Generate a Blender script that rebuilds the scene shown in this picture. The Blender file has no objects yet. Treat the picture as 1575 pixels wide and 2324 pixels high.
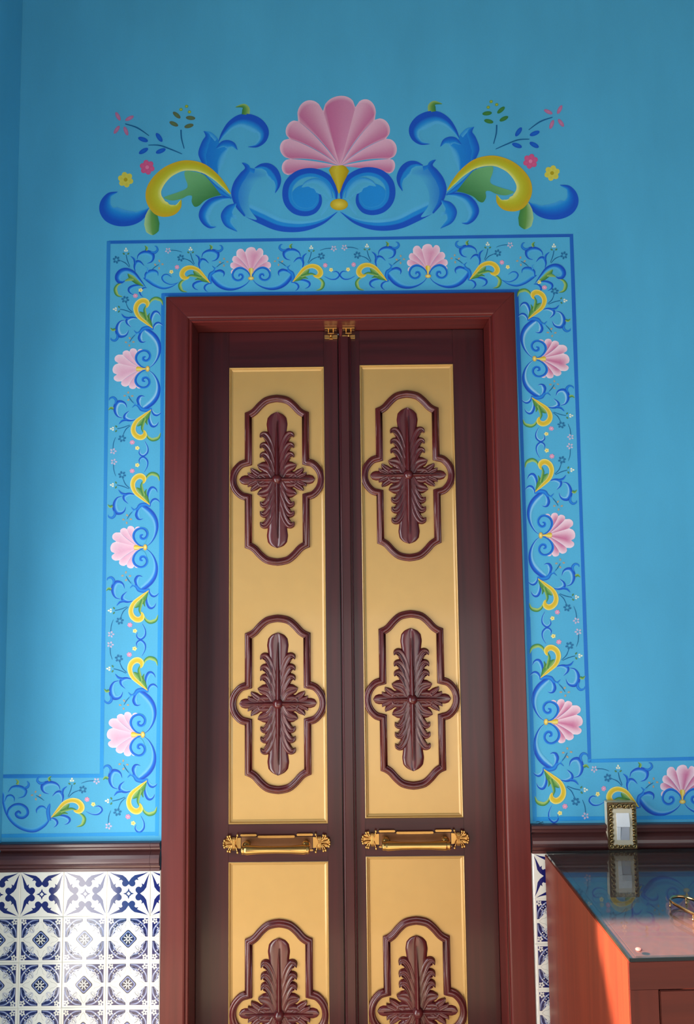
import bpy, bmesh, math, random
from mathutils import Vector, Matrix
from mathutils.geometry import tessellate_polygon
random.seed(7)
sc = bpy.context.scene
COL = sc.collection
rad = math.radians

# ------------------------------------------------------------------ camera
IMG_W, IMG_H, F_PX = 1575, 2324, 1750.0
YAW, PITCH, ROLL = rad(0.3086), rad(4.7686), rad(0.6426)
EYE = Vector((0.0, -2.03, 1.5))
def cam_axes():
    cy, sy, cp, sp, cr, sr = math.cos(YAW), math.sin(YAW), math.cos(PITCH), math.sin(PITCH), math.cos(ROLL), math.sin(ROLL)
    A = Matrix(((cr, 0, -sr), (0, 1, 0), (sr, 0, cr))) @ Matrix(((1, 0, 0), (0, cp, sp), (0, -sp, cp))) @ Matrix(((cy, sy, 0), (-sy, cy, 0), (0, 0, 1)))
    return A
AX = cam_axes()
cam = bpy.data.cameras.new('camera'); cam_o = bpy.data.objects.new('camera', cam); COL.objects.link(cam_o)
cam.sensor_fit = 'HORIZONTAL'; cam.sensor_width = 36.0; cam.lens = F_PX / IMG_W * 36.0
R = Matrix((AX[0], AX[2], -AX[1])).transposed()
cam_o.matrix_world = Matrix.Translation(EYE) @ R.to_4x4()
cam.clip_start = 0.05
sc.camera = cam_o

def ray(px, py):
    return AX.transposed() @ Vector(((px - IMG_W / 2) / F_PX, 1.0, -(py - IMG_H / 2) / F_PX))
def W(px, py, y=0.0):                      # photo measurement -> point of the vertical plane at depth y
    d = ray(px, py); t = (y - EYE.y) / d.y
    return EYE + d * t
def WZ(px, py, z):                         # photo measurement -> point of the level plane at height z
    d = ray(px, py); t = (z - EYE.z) / d.z
    return EYE + d * t

# ------------------------------------------------------------------ light
sc.view_settings.view_transform = 'Standard'; sc.view_settings.look = 'None'
sc.view_settings.gamma = 1.0; sc.view_settings.use_curve_mapping = False
sc.view_settings.exposure = 0.56
world = bpy.data.worlds.new('world'); sc.world = world; world.use_nodes = True
bg = world.node_tree.nodes['Background']; bg.inputs[0].default_value = (0.75, 0.88, 1.0, 1); bg.inputs[1].default_value = 0.10
def area(name, loc, target, sx, sy, power, color):
    l = bpy.data.lights.new(name, 'AREA'); l.shape = 'RECTANGLE'; l.size = sx; l.size_y = sy; l.energy = power; l.color = color
    o = bpy.data.objects.new(name, l); COL.objects.link(o); o.location = loc
    o.rotation_euler = (Vector(target) - Vector(loc)).to_track_quat('-Z', 'Y').to_euler()
    return o
# the wide doorway to the courtyard behind the camera (sunlit ground below, open air above) and the glazed door in the left wall
area('courtyard_ground_light', (0.9, -3.62, 0.62), (0.9, 0, 0.62), 3.2, 1.2, 24, (1.0, 0.97, 0.93))
area('courtyard_daylight', (0.3, -3.62, 2.08), (0.3, 0, 2.08), 3.9, 1.68, 7, (0.94, 0.97, 1.0))
area('side_door_ground_light', (-0.98, -0.80, 0.37), (0.5, -0.80, 0.37), 0.80, 0.58, 8.5, (1.0, 0.97, 0.93))
area('side_door_daylight', (-0.98, -0.80, 1.28), (0.5, -0.80, 1.28), 0.80, 1.1, 13, (0.96, 0.98, 1.0))
sun = bpy.data.lights.new('sun', 'SUN'); sun.energy = 21.0; sun.angle = rad(1.6); sun.color = (1.0, 0.84, 0.62)
sun_o = bpy.data.objects.new('sun', sun); COL.objects.link(sun_o)
sun_o.rotation_euler = Vector((1.0, 0.02, -0.62)).to_track_quat('-Z', 'Y').to_euler()
sun_o.location = (-3, -0.8, 3)

# ------------------------------------------------------------------ helpers
def lin(c):
    return tuple(((v / 255) / 12.92 if v / 255 <= 0.04045 else ((v / 255 + 0.055) / 1.055) ** 2.4) for v in c)
def mix(a, b, t): return tuple(x + (y - x) * t for x, y in zip(a, b))
class MB:
    def __init__(s): s.v = []; s.f = []; s.c = []; s.sm = []
    def add(s, verts, faces, cols=None, smooth=False):
        b = len(s.v); s.v += [tuple(p) for p in verts]
        s.f += [tuple(i + b for i in f) for f in faces]; s.sm += [smooth] * len(faces)
        s.c += list(cols) if cols is not None else [(1, 1, 1)] * len(verts)
    def box(s, a, b, col=None):
        x0, y0, z0 = a; x1, y1, z1 = b
        s.add([(x0, y0, z0), (x1, y0, z0), (x1, y1, z0), (x0, y1, z0), (x0, y0, z1), (x1, y0, z1), (x1, y1, z1), (x0, y1, z1)],
              [(0, 3, 2, 1), (4, 5, 6, 7), (0, 1, 5, 4), (1, 2, 6, 5), (2, 3, 7, 6), (3, 0, 4, 7)], [col] * 8 if col else None)
    def mesh(s, name):
        m = bpy.data.meshes.new(name); m.from_pydata(s.v, [], s.f)
        a = m.color_attributes.new('Col', 'FLOAT_COLOR', 'POINT')
        flat = []
        for c in s.c: flat += [c[0], c[1], c[2], 1.0]
        a.data.foreach_set('color', flat)
        m.polygons.foreach_set('use_smooth', s.sm)
        m.update(); return m
def link(name, me, mat, parent=None, label=None, kind=None):
    o = bpy.data.objects.new(name, me); COL.objects.link(o)
    if mat and not me.materials: me.materials.append(mat)
    if parent is not None: o.parent = parent
    if label: o['label'] = label
    if kind: o['kind'] = kind
    return o
def obj(name, mb, mat, parent=None, label=None, kind=None, bevel=0.0, seg=2):
    me = mb.mesh(name)
    if bevel > 0:
        bm = bmesh.new(); bm.from_mesh(me)
        bmesh.ops.remove_doubles(bm, verts=bm.verts, dist=1e-6)
        es = [e for e in bm.edges if len(e.link_faces) == 2 and e.calc_face_angle(0) > rad(35)]
        bmesh.ops.bevel(bm, geom=es, offset=bevel, segments=seg, affect='EDGES', clamp_overlap=True)
        bm.to_mesh(me); bm.free()
    return link(name, me, mat, parent, label, kind)
def empty(name, loc, label=None, cat=None, kind=None):
    o = bpy.data.objects.new(name, None); COL.objects.link(o); o.location = loc; o.empty_display_size = 0.05
    if label: o['label'] = label
    if cat: o['category'] = cat
    if kind: o['kind'] = kind
    return o
def under(root, *os):                       # children built in world space keep their place
    bpy.context.view_layer.update()
    for o in os:
        o.parent = root; o.matrix_parent_inverse = Matrix.Translation(root.location).inverted()

# ------------------------------------------------------------------ materials
def nodes_mat(name):
    m = bpy.data.materials.new(name); m.use_nodes = True
    nt = m.node_tree; return m, nt, nt.nodes['Principled BSDF']
def N(nt, kind, **kw):
    n = nt.nodes.new(kind)
    for k, v in kw.items(): setattr(n, k, v)
    return n
def noise(nt, scale, detail=4, vec=None, stretch=None):
    tc = N(nt, 'ShaderNodeNewGeometry'); src = tc.outputs['Position']
    if stretch:
        mp = N(nt, 'ShaderNodeMapping'); mp.inputs['Scale'].default_value = stretch
        nt.links.new(src, mp.inputs['Vector']); src = mp.outputs['Vector']
    n = N(nt, 'ShaderNodeTexNoise'); n.inputs['Scale'].default_value = scale; n.inputs['Detail'].default_value = detail
    nt.links.new(src, n.inputs['Vector']); return n
def paint_mat():
    m, nt, b = nodes_mat('wall_paint')
    a = N(nt, 'ShaderNodeVertexColor'); a.layer_name = 'Col'
    n1 = noise(nt, 9, 5, stretch=(1, 1, 0.35)); n2 = noise(nt, 260, 2)
    mr = N(nt, 'ShaderNodeMapRange'); mr.inputs[1].default_value = 0.3; mr.inputs[2].default_value = 0.7
    mr.inputs[3].default_value = 0.95; mr.inputs[4].default_value = 1.05
    mr2 = N(nt, 'ShaderNodeMapRange'); mr2.inputs[3].default_value = 0.95; mr2.inputs[4].default_value = 1.05
    nt.links.new(n1.outputs[0], mr.inputs[0]); nt.links.new(n2.outputs[0], mr2.inputs[0])
    mu = N(nt, 'ShaderNodeMath', operation='MULTIPLY'); nt.links.new(mr.outputs[0], mu.inputs[0]); nt.links.new(mr2.outputs[0], mu.inputs[1])
    vm = N(nt, 'ShaderNodeVectorMath', operation='SCALE'); nt.links.new(a.outputs[0], vm.inputs[0]); nt.links.new(mu.outputs[0], vm.inputs['Scale'])
    nt.links.new(vm.outputs[0], b.inputs['Base Color'])
    b.inputs['Roughness'].default_value = 0.55; b.inputs['Specular IOR Level'].default_value = 0.25
    n3 = noise(nt, 70, 4, stretch=(1, 1, 0.12)); bp = N(nt, 'ShaderNodeBump'); bp.inputs['Strength'].default_value = 0.12; bp.inputs['Distance'].default_value = 0.002
    nt.links.new(n3.outputs[0], bp.inputs['Height']); nt.links.new(bp.outputs[0], b.inputs['Normal'])
    return m
def wood_mat(name, ca, cb, rough=0.32, coat=0.25, axis='z', spec=0.5):
    m, nt, b = nodes_mat(name)
    st = {'z': (60, 60, 2.2), 'x': (2.2, 60, 60), 'y': (60, 2.2, 60)}[axis]
    n = noise(nt, 1.0, 6, stretch=st); n2 = noise(nt, 3.0, 2)
    r = N(nt, 'ShaderNodeValToRGB'); r.color_ramp.elements[0].position = 0.3; r.color_ramp.elements[1].position = 0.7
    r.color_ramp.elements[0].color = (*lin(ca), 1); r.color_ramp.elements[1].color = (*lin(cb), 1)
    nt.links.new(n.outputs[0], r.inputs[0]); nt.links.new(r.outputs[0], b.inputs['Base Color'])
    b.inputs['Roughness'].default_value = rough; b.inputs['Coat Weight'].default_value = coat; b.inputs['Coat Roughness'].default_value = 0.12
    b.inputs['Specular IOR Level'].default_value = spec
    bp = N(nt, 'ShaderNodeBump'); bp.inputs['Strength'].default_value = 0.08; bp.inputs['Distance'].default_value = 0.001
    nt.links.new(n.outputs[0], bp.inputs['Height']); nt.links.new(bp.outputs[0], b.inputs['Normal'])
    return m
def plain_mat(name, col, rough=0.4, metal=0.0, bump=0.0, bscale=60, var=0.06, coat=0.0, vcol=False):
    m, nt, b = nodes_mat(name)
    n = noise(nt, bscale, 4)
    mr = N(nt, 'ShaderNodeMapRange'); mr.inputs[3].default_value = 1 - var; mr.inputs[4].default_value = 1 + var
    nt.links.new(n.outputs[0], mr.inputs[0])
    vm = N(nt, 'ShaderNodeVectorMath', operation='SCALE'); nt.links.new(mr.outputs[0], vm.inputs['Scale'])
    if vcol:
        a = N(nt, 'ShaderNodeVertexColor'); a.layer_name = 'Col'; nt.links.new(a.outputs[0], vm.inputs[0])
    else: vm.inputs[0].default_value = lin(col)
    nt.links.new(vm.outputs[0], b.inputs['Base Color'])
    b.inputs['Roughness'].default_value = rough; b.inputs['Metallic'].default_value = metal; b.inputs['Coat Weight'].default_value = coat; b.inputs['Coat Roughness'].default_value = 0.10
    if bump:
        bp = N(nt, 'ShaderNodeBump'); bp.inputs['Strength'].default_value = bump; bp.inputs['Distance'].default_value = 0.002
        nt.links.new(n.outputs[0], bp.inputs['Height']); nt.links.new(bp.outputs[0], b.inputs['Normal'])
    return m
M_PAINT = paint_mat()
M_WOOD = wood_mat('mahogany_upright', (84, 27, 26), (106, 38, 35), coat=0.12, spec=0.3)
M_WOODX = wood_mat('mahogany_level', (84, 27, 26), (106, 38, 35), axis='x', coat=0.12, spec=0.3)
M_LEAF = wood_mat('door_wood_upright', (50, 14, 18), (70, 20, 24), coat=0.16, spec=0.3)
M_LEAFX = wood_mat('door_wood_level', (50, 14, 18), (70, 20, 24), axis='x', coat=0.16, spec=0.3)
M_CARVE = wood_mat('mahogany_carved', (74, 21, 24), (96, 30, 31), rough=0.24, coat=0.35)
M_DADO = wood_mat('dark_rail_wood', (72, 38, 38), (92, 50, 48), axis='x', rough=0.3)
M_CAB = wood_mat('cabinet_wood', (100, 36, 22), (122, 46, 26), rough=0.42, coat=0.1)
M_CABX = wood_mat('cabinet_wood_shaded_front', (84, 30, 22), (98, 36, 26), axis='x', rough=0.55, coat=0.0, spec=0.25)  # same wood as the sides, with the front's shade put into the colour
M_CABF = wood_mat('cabinet_wood_shaded_stile', (84, 30, 22), (98, 36, 26), rough=0.55, coat=0.0, spec=0.25)  # upright grain version, darkened likewise for the shaded front
M_GOLD = plain_mat('gold_paint', (190, 150, 86), rough=0.38, metal=0.25, bump=0.05, bscale=25, var=0.05, coat=0.35)
M_BRASS = plain_mat('antique_brass', (206, 160, 94), rough=0.22, metal=0.95, var=0.10)
M_BRASSD = plain_mat('dark_brass', (118, 80, 52), rough=0.35, metal=0.6, var=0.15)
M_TILE = plain_mat('glazed_tile', (255, 255, 255), rough=0.10, coat=0.3, bump=0.06, bscale=22, var=0.03, vcol=True)
M_GROUT = plain_mat('white_grout', (250, 249, 246), rough=0.8, bump=0.15, bscale=200)
M_BRONZE = plain_mat('cast_bronze', (112, 90, 62), rough=0.38, metal=0.75, var=0.2)
M_IVORY = plain_mat('ivory_plastic', (214, 200, 172), rough=0.4)
M_WHITE = plain_mat('white_plastic', (236, 236, 238), rough=0.3)
M_GREY = plain_mat('grey_plastic', (186, 188, 196), rough=0.4)
M_RING = plain_mat('polished_gold', (232, 186, 130), rough=0.16, metal=1.0)
M_FLOOR = plain_mat('stone_floor', (196, 184, 168), rough=0.45, bump=0.1, bscale=8)
M_CEIL = plain_mat('ceiling_plaster', (120, 112, 104), rough=0.9)
def glass_mat():
    m, nt, b = nodes_mat('clear_glass')
    n = noise(nt, 5, 2); bp = N(nt, 'ShaderNodeBump'); bp.inputs['Strength'].default_value = 0.006; bp.inputs['Distance'].default_value = 0.002
    nt.links.new(n.outputs[0], bp.inputs['Height'])
    ge = N(nt, 'ShaderNodeNewGeometry'); dt = N(nt, 'ShaderNodeVectorMath', operation='DOT_PRODUCT')
    nt.links.new(ge.outputs['Normal'], dt.inputs[0]); nt.links.new(ge.outputs['Incoming'], dt.inputs[1])
    ab = N(nt, 'ShaderNodeMath', operation='ABSOLUTE'); nt.links.new(dt.outputs['Value'], ab.inputs[0])
    om = N(nt, 'ShaderNodeMath', operation='SUBTRACT'); om.inputs[0].default_value = 1.0; nt.links.new(ab.outputs[0], om.inputs[1])
    pw = N(nt, 'ShaderNodeMath', operation='POWER'); pw.inputs[1].default_value = 5.0; nt.links.new(om.outputs[0], pw.inputs[0])
    fr = N(nt, 'ShaderNodeMath', operation='MULTIPLY_ADD'); fr.inputs[1].default_value = 0.92; fr.inputs[2].default_value = 0.08; nt.links.new(pw.outputs[0], fr.inputs[0])
    tr = N(nt, 'ShaderNodeBsdfTransparent'); tr.inputs['Color'].default_value = (0.90, 0.94, 0.93, 1)
    gs = N(nt, 'ShaderNodeBsdfGlossy'); gs.inputs['Roughness'].default_value = 0.02; nt.links.new(bp.outputs[0], gs.inputs['Normal'])
    mx = N(nt, 'ShaderNodeMixShader'); nt.links.new(fr.outputs[0], mx.inputs[0]); nt.links.new(tr.outputs[0], mx.inputs[1]); nt.links.new(gs.outputs[0], mx.inputs[2])
    df = N(nt, 'ShaderNodeBsdfDiffuse'); df.inputs['Color'].default_value = (0.9, 0.86, 0.84, 1)     # fine dust on the sheet
    m2 = N(nt, 'ShaderNodeMixShader'); m2.inputs[0].default_value = 0.018; nt.links.new(mx.outputs[0], m2.inputs[1]); nt.links.new(df.outputs[0], m2.inputs[2]); mx = m2
    nt.links.new(mx.outputs[0], nt.nodes['Material Output'].inputs['Surface'])
    nt.nodes.remove(b)
    return m
M_GLASS = glass_mat()
M_GEDGE = plain_mat('glass_edge', (26, 32, 34), rough=0.08, coat=0.5)

# ------------------------------------------------------------------ key measures
WALLC = lin((80, 172, 214))
D = 0.078                                        # door face behind the wall face
X_L = W(1.5, 1985).x                            # corner with the left wall
XO_L = (W(379.4, 677).x + W(364, 2324).x) / 2    # outer frame edges
XO_R = (W(1166, 666).x + W(1215, 2324).x) / 2
ZO_T = (W(379.4, 677).z + W(1166, 666).z) / 2
FW = 0.0625                                     # width of the frame face
XI_L, XI_R, ZI_T = XO_L + FW, XO_R - FW, ZO_T - FW
X_R, Z_C, Y_F = 2.6, 3.30, -3.6

# ------------------------------------------------------------------ the room
def grid_wall(xs, zs, holes):
    mb = MB(); idx = {}
    for i in range(len(xs) - 1):
        for j in range(len(zs) - 1):
            if (i, j) in holes: continue
            mb.add([(xs[i], 0, zs[j]), (xs[i + 1], 0, zs[j]), (xs[i + 1], 0, zs[j + 1]), (xs[i], 0, zs[j + 1])], [(0, 1, 2, 3)], [WALLC] * 4)
            mb.add([(xs[i], 0.2, zs[j]), (xs[i + 1], 0.2, zs[j]), (xs[i + 1], 0.2, zs[j + 1]), (xs[i], 0.2, zs[j + 1])], [(3, 2, 1, 0)], [WALLC] * 4)
    return mb
mb = grid_wall([X_L - 0.2, XO_L + 0.02, XO_R - 0.02, X_R], [0, ZO_T - 0.02, Z_C], {(1, 0)})
a, b_, t_ = XO_L + 0.02, XO_R - 0.02, ZO_T - 0.02
mb.add([(a, 0, 0), (a, 0.2, 0), (a, 0.2, t_), (a, 0, t_)], [(0, 1, 2, 3)], [WALLC] * 4)
mb.add([(b_, 0, 0), (b_, 0.2, 0), (b_, 0.2, t_), (b_, 0, t_)], [(3, 2, 1, 0)], [WALLC] * 4)
mb.add([(a, 0, t_), (a, 0.2, t_), (b_, 0.2, t_), (b_, 0, t_)], [(0, 1, 2, 3)], [WALLC] * 4)
wall = obj('wall_back', mb, M_PAINT, kind='structure', label='sky blue plaster wall painted with a scrollwork border around the door')

mb = MB()
def wl(y0, y1, z0, z1): mb.box((X_L - 0.18, y0, z0), (X_L, y1, z1), WALLC)
wl(-0.44, -0.0005, 0, Z_C); wl(-1.24, -0.44, 2.05, Z_C); wl(-2.76, -1.24, 0, Z_C)
wall_l = obj('wall_left', mb, M_PAINT, kind='structure', label='sky blue side wall meeting the mural wall at the left edge')
# added unseen leaf outside the side opening, slants the sun patch on the cabinet
sh = empty('door_3', (X_L - 0.18, -0.44, 0), 'wooden leaf added outside the side opening to shape the sun patch', kind='structure')
sh.rotation_euler.z = math.atan2(-0.352, -0.936)
mb = MB(); mb.box((0, -.02, .02), (.62, .02, .14)); mb.box((0, -.02, .82), (.62, .02, .92)); mb.box((0, -.02, 1.60), (.62, .02, 1.72)); mb.box((0, -.02, .14), (.09, .02, 1.60)); mb.box((.53, -.02, .14), (.62, .02, 1.60))
obj('blocker_frame', mb, M_WOOD, sh)
for a, b in ((.14, .82), (.92, 1.60)):
    mb = MB(); mb.box((.09, -.008, a), (.53, .008, b)); obj('blocker_panel', mb, M_WOOD, sh)
mb = MB(); mb.box((X_L - 1.2, Y_F, -0.05), (X_R, 0.2, 0)); obj('floor', mb, M_FLOOR, kind='structure')
mb = MB(); mb.box((X_L - 1.2, Y_F, Z_C), (X_R, 0.2, Z_C + 0.05)); obj('ceiling', mb, M_CEIL, kind='structure')
mb = MB(); mb.box((X_R, Y_F, 0), (X_R + 0.1, 0.2, Z_C), WALLC); obj('wall_right', mb, M_PAINT, kind='structure')
mb = MB(); mb.box((X_L - 1.2, Y_F - 0.15, 2.92), (X_R, Y_F, Z_C), WALLC); obj('wall_front', mb, M_PAINT, kind='structure')

# ------------------------------------------------------------------ painted mural: drawing tools
def crom(pts, n):
    P = [pts[0]] + list(pts) + [pts[-1]]; out = []; m = len(pts) - 1
    for k in range(n + 1):
        t = k / n * m; i = min(int(t), m - 1); t -= i
        p0, p1, p2, p3 = P[i], P[i + 1], P[i + 2], P[i + 3]
        out.append(tuple(0.5 * (2 * b + (c - a) * t + (2 * a - 5 * b + 4 * c - d) * t * t + (3 * b - a - 3 * c + d) * t ** 3) for a, b, c, d in zip(p0, p1, p2, p3)))
    return out
def lerp_list(ws, t):
    m = len(ws) - 1; x = min(max(t, 0), 1) * m; i = min(int(x), m - 1); return ws[i] + (ws[i + 1] - ws[i]) * (x - i)
def ramp_at(ramp, s):
    m = len(ramp) - 1; x = min(max(s, 0), 1) * m; i = min(int(x), m - 1); return mix(ramp[i], ramp[i + 1], x - i)
class Paint:
    """flat paint on the wall, drawn in sheet coordinates and laid on the wall by mapper"""
    def __init__(s, mapper): s.map = mapper
    def to(s, p, layer): q = s.map(p); return (q[0], q[1] - 0.0002 - 0.00022 * layer, q[2])
    def ribbon(s, mb, pts, ws, ramp, side=0, layer=1, n=None, across=6, ends=None):
        n = n or max(14, 5 * (len(pts) - 1))
        c = crom(pts, n); vs = []; cs = []
        for k, p in enumerate(c):
            a = c[max(k - 1, 0)]; b = c[min(k + 1, n)]
            tx, ty = b[0] - a[0], b[1] - a[1]; l = math.hypot(tx, ty) or 1; nx, ny = -ty / l, tx / l   # right-hand side on the sheet
            w = lerp_list(ws, k / n)
            for j in range(across + 1):
                q = j / across; o = (q - 0.5) * w if side == 0 else q * w * side
                vs.append(s.to((p[0] + nx * o, p[1] + ny * o), layer - 0.35 * q))
                col = ramp_at(ramp, q)
                if ends: col = mix(col, ends[1], max(0, (k / n - ends[0]) / (1 - ends[0])))
                cs.append(col)
        m = across + 1
        mb.add(vs, [(k * m + j, k * m + j + 1, (k + 1) * m + j + 1, (k + 1) * m + j) for k in range(n) for j in range(across)], cs)
    def ell(s, mb, c, rx, ry, ang, c0, c1, layer=2, n=12):
        ca, sa = math.cos(ang), math.sin(ang); vs = [s.to(c, layer)]; cs = [c0]
        for k in range(n):
            t = 2 * math.pi * k / n; x, y = rx * math.cos(t), ry * math.sin(t)
            vs.append(s.to((c[0] + x * ca - y * sa, c[1] + x * sa + y * ca), layer)); cs.append(c1)
        mb.add(vs, [(0, 1 + k, 1 + (k + 1) % n) for k in range(n)], cs)
    def poly(s, mb, pts, ca, cb, axis=((0, 0), (1, 0)), layer=1, smooth=0):
        if smooth: pts = crom(list(pts) + [pts[0]], smooth)[:-1]
        tri = tessellate_polygon([[Vector((p[0], p[1], 0)) for p in pts]])
        (ax, ay), (bx, by) = axis; dd = (bx - ax) ** 2 + (by - ay) ** 2
        cs = [mix(ca, cb, min(1, max(0, ((p[0] - ax) * (bx - ax) + (p[1] - ay) * (by - ay)) / dd))) for p in pts]
        mb.add([s.to(p, layer) for p in pts], [tuple(t) for t in tri], cs)
    def flower(s, mb, c, r, col, mid, n=5, layer=2, rot=0.3, hole=0.0):
        for k in range(n):
            a = rot + 2 * math.pi * k / n
            s.ell(mb, (c[0] + math.cos(a) * r * (0.58 + hole), c[1] + math.sin(a) * r * (0.58 + hole)), r * 0.46, r * (0.40 - 0.2 * hole), a, mix(col, mid, 0.2), col, layer + 0.05 * k, 9)
        if hole == 0: s.ell(mb, c, r * 0.26, r * 0.26, 0, mid, mid, layer + 0.6, 9)
    def leafdots(s, mb, dots, rx, ry, col, layer=2):
        for k, (x, y, a) in enumerate(dots): s.ell(mb, (x, y), rx, ry, a, mix(col, (1, 1, 1), 0.12), col, layer + 0.05 * k, 8)

DK, DK2, MD, LT = lin((22, 78, 190)), lin((24, 96, 205)), lin((38, 140, 220)), lin((84, 174, 226))
PALE = lin((172, 214, 240)); TEAL = lin((20, 96, 150)); GR, GRL, GRD = lin((96, 150, 74)), lin((160, 190, 110)), lin((52, 120, 62))
YE, YEL, YEO = lin((226, 196, 50)), lin((244, 232, 150)), lin((206, 160, 40)); YC = lin((196, 196, 48))
PK, PKD, PKL, PKW = lin((226, 160, 192)), lin((204, 108, 152)), lin((238, 196, 214)), lin((246, 224, 234))
WH = lin((214, 232, 236)); OR = lin((170, 150, 120)); WL = WALLC
R_BLUE = [DK, DK2, MD, LT, WL]; R_LINE = [DK2, DK, MD]; R_SPIR = [DK, DK2, MD]

def lobe(P, mb, hinge, va, vb, tip, bend, layer, cA, cB, cR, n=12, m=10, rim=0.10):
    """one shell rib: between the edges hinge-va and hinge-vb, rounded out to tip"""
    mid = ((va[0] + vb[0]) / 2, (va[1] + vb[1]) / 2); out = (tip[0] - mid[0], tip[1] - mid[1]); vs = []; cs = []
    def edge(v, t):
        c = ((hinge[0] + v[0]) / 2 + bend[0], (hinge[1] + v[1]) / 2 + bend[1])
        return tuple((1 - t) ** 2 * h + 2 * t * (1 - t) * k + t * t * e for h, k, e in zip(hinge, c, v))
    for i in range(n + 1):
        t = i / n; a, b = edge(va, t), edge(vb, t)
        for j in range(m + 1):
            s = j / m; bul = math.sqrt(max(0, 1 - (2 * s - 1) ** 2)) * (t ** 3)
            vs.append(P.to((a[0] + (b[0] - a[0]) * s + out[0] * bul, a[1] + (b[1] - a[1]) * s + out[1] * bul), layer))
            c = ramp_at([cA, mix(cA, cB, 0.35), mix(cA, cB, 0.75), cB], s)
            c = mix(c, cR, max(0, 1 - t / 0.3) * 0.35); c = mix(c, cR, max(0, (t - (1 - rim)) / rim) * 0.7)
            if s in (0, 1): c = mix(c, cR if s == 0 else cB, 0.4)
            cs.append(c)
    k = m + 1
    mb.add(vs, [(i * k + j, i * k + j + 1, (i + 1) * k + j + 1, (i + 1) * k + j) for i in range(n) for j in range(m)], cs)
# shell ribs in the big crest, sheet = photo pixels
def zz(p, o, s): return (o[0] + p[0] / s, o[1] + p[1] / s)
SH_H = (795, 940)
SH_LOBES = [((130, 1055), (165, 850), (55, 940), (0, -30), 1), ((165, 850), (150, 590), (30, 715), (0, -70), 2), ((150, 590), (262, 368), (120, 430), (10, -80), 3),
            ((262, 368), (580, 238), (360, 110), (40, -70), 4), ((580, 238), (992, 190), (785, 45), (0, 0), 5),
            ((1240, 350), (992, 190), (1180, 105), (-40, -60), 4), ((1382, 590), (1240, 350), (1412, 400), (-10, -80), 3),
            ((1428, 850), (1382, 590), (1520, 700), (0, -70), 2), ((1430, 1035), (1428, 850), (1500, 930), (0, -30), 1)]

border = obj('painted_border', MB(), M_PAINT, wall)     # filled below with the ruled lines
line_mb = MB()
PXW = Paint(lambda p: W(p[0], p[1]))
LB, LB2 = lin((34, 120, 205)), lin((42, 152, 222))
def rule(p, q, w, c0, c1, n=24):
    PXW.ribbon(line_mb, [p, q], [w, w * 1.1, w * 0.9, w * 1.05, w], [mix(c0, DK, 0.12), c0, c0, mix(c0, c1, 0.3)], 0, 1, n, 3, ends=(0.0, c1))
TL, TR = (247, 550), (1296, 534.5)
rule(TL, TR, 7, lin((30, 102, 192)), lin((32, 92, 184))); rule((246.5, 547), (230.5, 1764), 8.5, lin((44, 128, 200)), LB2); rule((1296.5, 531), (1338, 1730), 8, lin((30, 98, 190)), LB)
rule((4, 1762), (233, 1760.5), 8.5, LB, LB2); rule((1335, 1727), (1640, 1720), 8, LB2, LB)
rule((368.5, 669), (1178, 660), 7.5, lin((30, 108, 198)), lin((30, 100, 190))); rule((370, 666), (364.5, 1310), 8, lin((34, 120, 205)), LB2); rule((364.5, 1300), (356, 1897), 8.5, LB2, LB2)
rule((1172, 657), (1199, 1420), 8, lin((28, 94, 190)), LB); rule((1198.5, 1400), (1213.5, 1862), 9.5, LB, lin((44, 150, 220)))
rule((0, 1897), (358, 1892), 8, LB2, LB2); rule((1209, 1859), (1640, 1853.5), 9, LB2, LB2)
_m = line_mb.mesh('painted_border'); border.data = _m; _m.materials.append(M_PAINT)

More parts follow.
